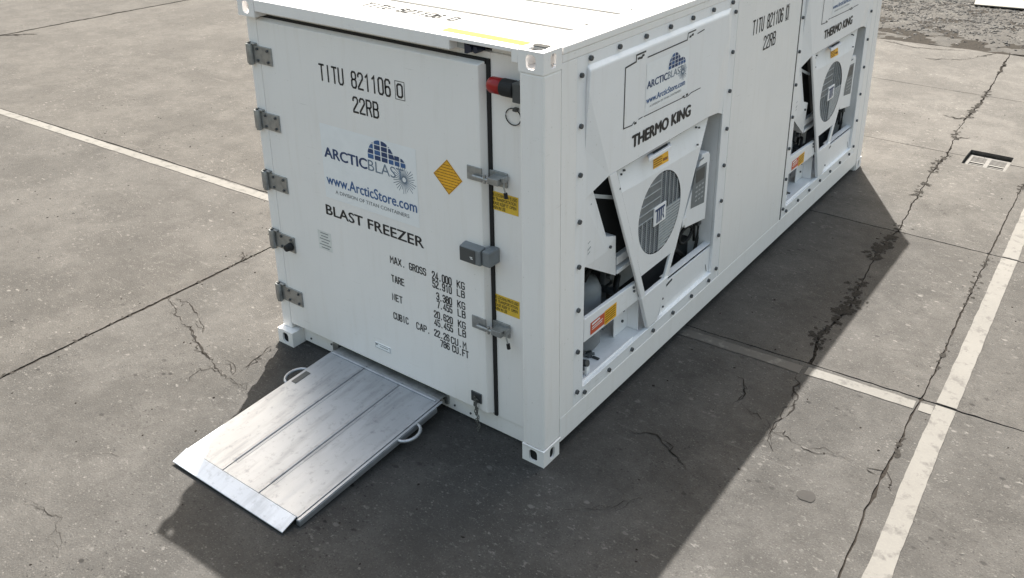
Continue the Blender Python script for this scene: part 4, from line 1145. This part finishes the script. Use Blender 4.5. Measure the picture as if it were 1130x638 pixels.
mb = MB(); ribbon(mb, [(2.125, .470), (2.150, .405)], .008, sp); ribbon(mb, [(1.50, .580), (1.57, .592)], .018, sp); u('panel_slot', mb, DARK)
for yy, zz in ((1.44, .50), (1.45, .43)): p = at_x(yy, zz, -.03); b = MB(); b.cyl(p, (p[0] + .008, p[1], p[2]), .008, 6); u('screw', b, BOLTM)

# second unit: copy of the first one with all its parts, 3.36 m along the wall
kids = [c for c in unit.children]
u2 = unit.copy(); col.objects.link(u2); u2.parent = box; u2.matrix_parent_inverse = unit.matrix_parent_inverse.copy(); u2.location = (0, 3.36, 0)
u2['label'] = 'white refrigeration unit at the far end of the container wall'
for c in kids:
    d = c.copy(); col.objects.link(d); d.parent = u2; d.matrix_parent_inverse = c.matrix_parent_inverse.copy()

# ------------------------------------------------------------------ ramp
ramp = thing('loading_ramp', (-1.36, -.6, 0), 'silver aluminium loading ramp leaning on the sill of the freezer door', 'ramp')
RY0, RZ0, RY1, RZ1 = .028, .122, -1.165, .052
def rz(y): return RZ1 + (RZ0 - RZ1) * (y - RY1) / (RY0 - RY1)
X0, X1 = -1.868, -.850
xs = [X0, X0 + .345, X0 + .68, X1]
for a, b in zip(xs, xs[1:]):
    mb = MB(); a2, b2 = a + .003, b - .003
    mb.hexa([(a2, RY1, rz(RY1) - .010), (b2, RY1, rz(RY1) - .010), (b2, RY0, rz(RY0) - .010), (a2, RY0, rz(RY0) - .010)], [(a2, RY1, rz(RY1)), (b2, RY1, rz(RY1)), (b2, RY0, rz(RY0)), (a2, RY0, rz(RY0))])
    part('deck_plank', mb, ALU, ramp, .0025)
for x in xs[1:3]:
    mb = MB(); mb.hexa([(x - .006, RY1 + .01, rz(RY1) - .011), (x + .006, RY1 + .01, rz(RY1) - .011), (x + .006, RY0 - .01, rz(RY0) - .013), (x - .006, RY0 - .01, rz(RY0) - .013)],
                       [(x - .006, RY1 + .01, rz(RY1) - .0045), (x + .006, RY1 + .01, rz(RY1) - .0045), (x + .006, RY0 - .01, rz(RY0) - .0055), (x - .006, RY0 - .01, rz(RY0) - .0055)])
    for e in (-1, 1):
        wb = MB(); wb.hexa([(x + e * .016 - .011, RY1 + .09, rz(RY1 + .09) + .0002), (x + e * .016 + .011, RY1 + .09, rz(RY1 + .09) + .0002), (x + e * .016 + .011, RY0 - .06, rz(RY0 - .06) + .0002), (x + e * .016 - .011, RY0 - .06, rz(RY0 - .06) + .0002)],
                            [(x + e * .016 - .008, RY1 + .09, rz(RY1 + .09) + .0018), (x + e * .016 + .008, RY1 + .09, rz(RY1 + .09) + .0018), (x + e * .016 + .008, RY0 - .06, rz(RY0 - .06) + .0018), (x + e * .016 - .008, RY0 - .06, rz(RY0 - .06) + .0018)])
        part('weld', wb, WELD, ramp)
    part('seam', mb, plain('grimy_seam', (.17, .17, .17), .7), ramp)
for x0, x1 in ((X0 - .004, X0 + .030), (X1 - .008, X1 + .022)):
    mb = MB(); q = [(x0, RY1 - .01, rz(RY1) - .048), (x1, RY1 - .01, rz(RY1) - .048), (x1, RY0 - .06, rz(RY0) - .052), (x0, RY0 - .06, rz(RY0) - .052)]
    mb.hexa(q, [(p[0], p[1], rz(p[1]) - .0115) for p in q]); part('side_rail', mb, ALU, ramp, .003)
mb = MB(); mb.hexa([(X1 + .001, RY1 - .01, rz(RY1) - .011), (X1 + .020, RY1 - .01, rz(RY1) - .011), (X1 + .020, RY0, rz(RY0) - .011), (X1 + .001, RY0, rz(RY0) - .011)], [(X1 + .001, RY1 - .01, rz(RY1) - .004), (X1 + .020, RY1 - .01, rz(RY1) - .004), (X1 + .020, RY0, rz(RY0) - .004), (X1 + .001, RY0, rz(RY0) - .004)])
part('edge_strip', mb, ALU, ramp, .002)
mb = MB(); mb.hexa([(X0 - .004, RY1 - .105, .014), (X1 - .012, RY1 - .105, .014), (X1 - .012, RY1 - .0015, RZ1 - .006), (X0 - .004, RY1 - .0015, RZ1 - .006)], [(X0 - .004, RY1 - .105, .021), (X1 - .012, RY1 - .105, .021), (X1 - .012, RY1 - .0015, RZ1 + .001), (X0 - .004, RY1 - .0015, RZ1 + .001)])
part('lip', mb, ALUB, ramp, .002)
mb = MB(); mb.box(X0 + .01, X1 - .01, RY0 + .001, .0965, .112, .120); part('hook_plate', mb, STEEL, ramp, .003)
mb = MB(); mb.box(X0 + .02, X1 - .02, RY0 - .034, RY0 - .022, RZ0 - .001, RZ0 + .0075); part('stop_bar', mb, ALUB, ramp, .002)
def handle(xc, s):
    pts = []
    for i in range(11):
        a = -math.pi / 2 + math.pi * i / 10; y = -.305 + .088 * math.sin(a); pts.append((xc + s * .075 * math.cos(a), y, rz(y) - .014))
    part('handle', MB().tube(pts, .011, 8), ALU, ramp, 0, True)
handle(X0 + .004, -1); handle(X1 + .018, 1)
mb = MB(); mb.hexa([(X0 + .028, -.375, rz(-.375) + .0008), (X0 + .072, -.375, rz(-.375) + .0008), (X0 + .072, -.245, rz(-.245) + .0008), (X0 + .028, -.245, rz(-.245) + .0008)], [(X0 + .028, -.375, rz(-.375) + .003), (X0 + .072, -.375, rz(-.375) + .003), (X0 + .072, -.245, rz(-.245) + .003), (X0 + .028, -.245, rz(-.245) + .003)])
part('slot_shade', mb, GREYD, ramp)  # thin dark plate on the deck, painted shade of the handle slot
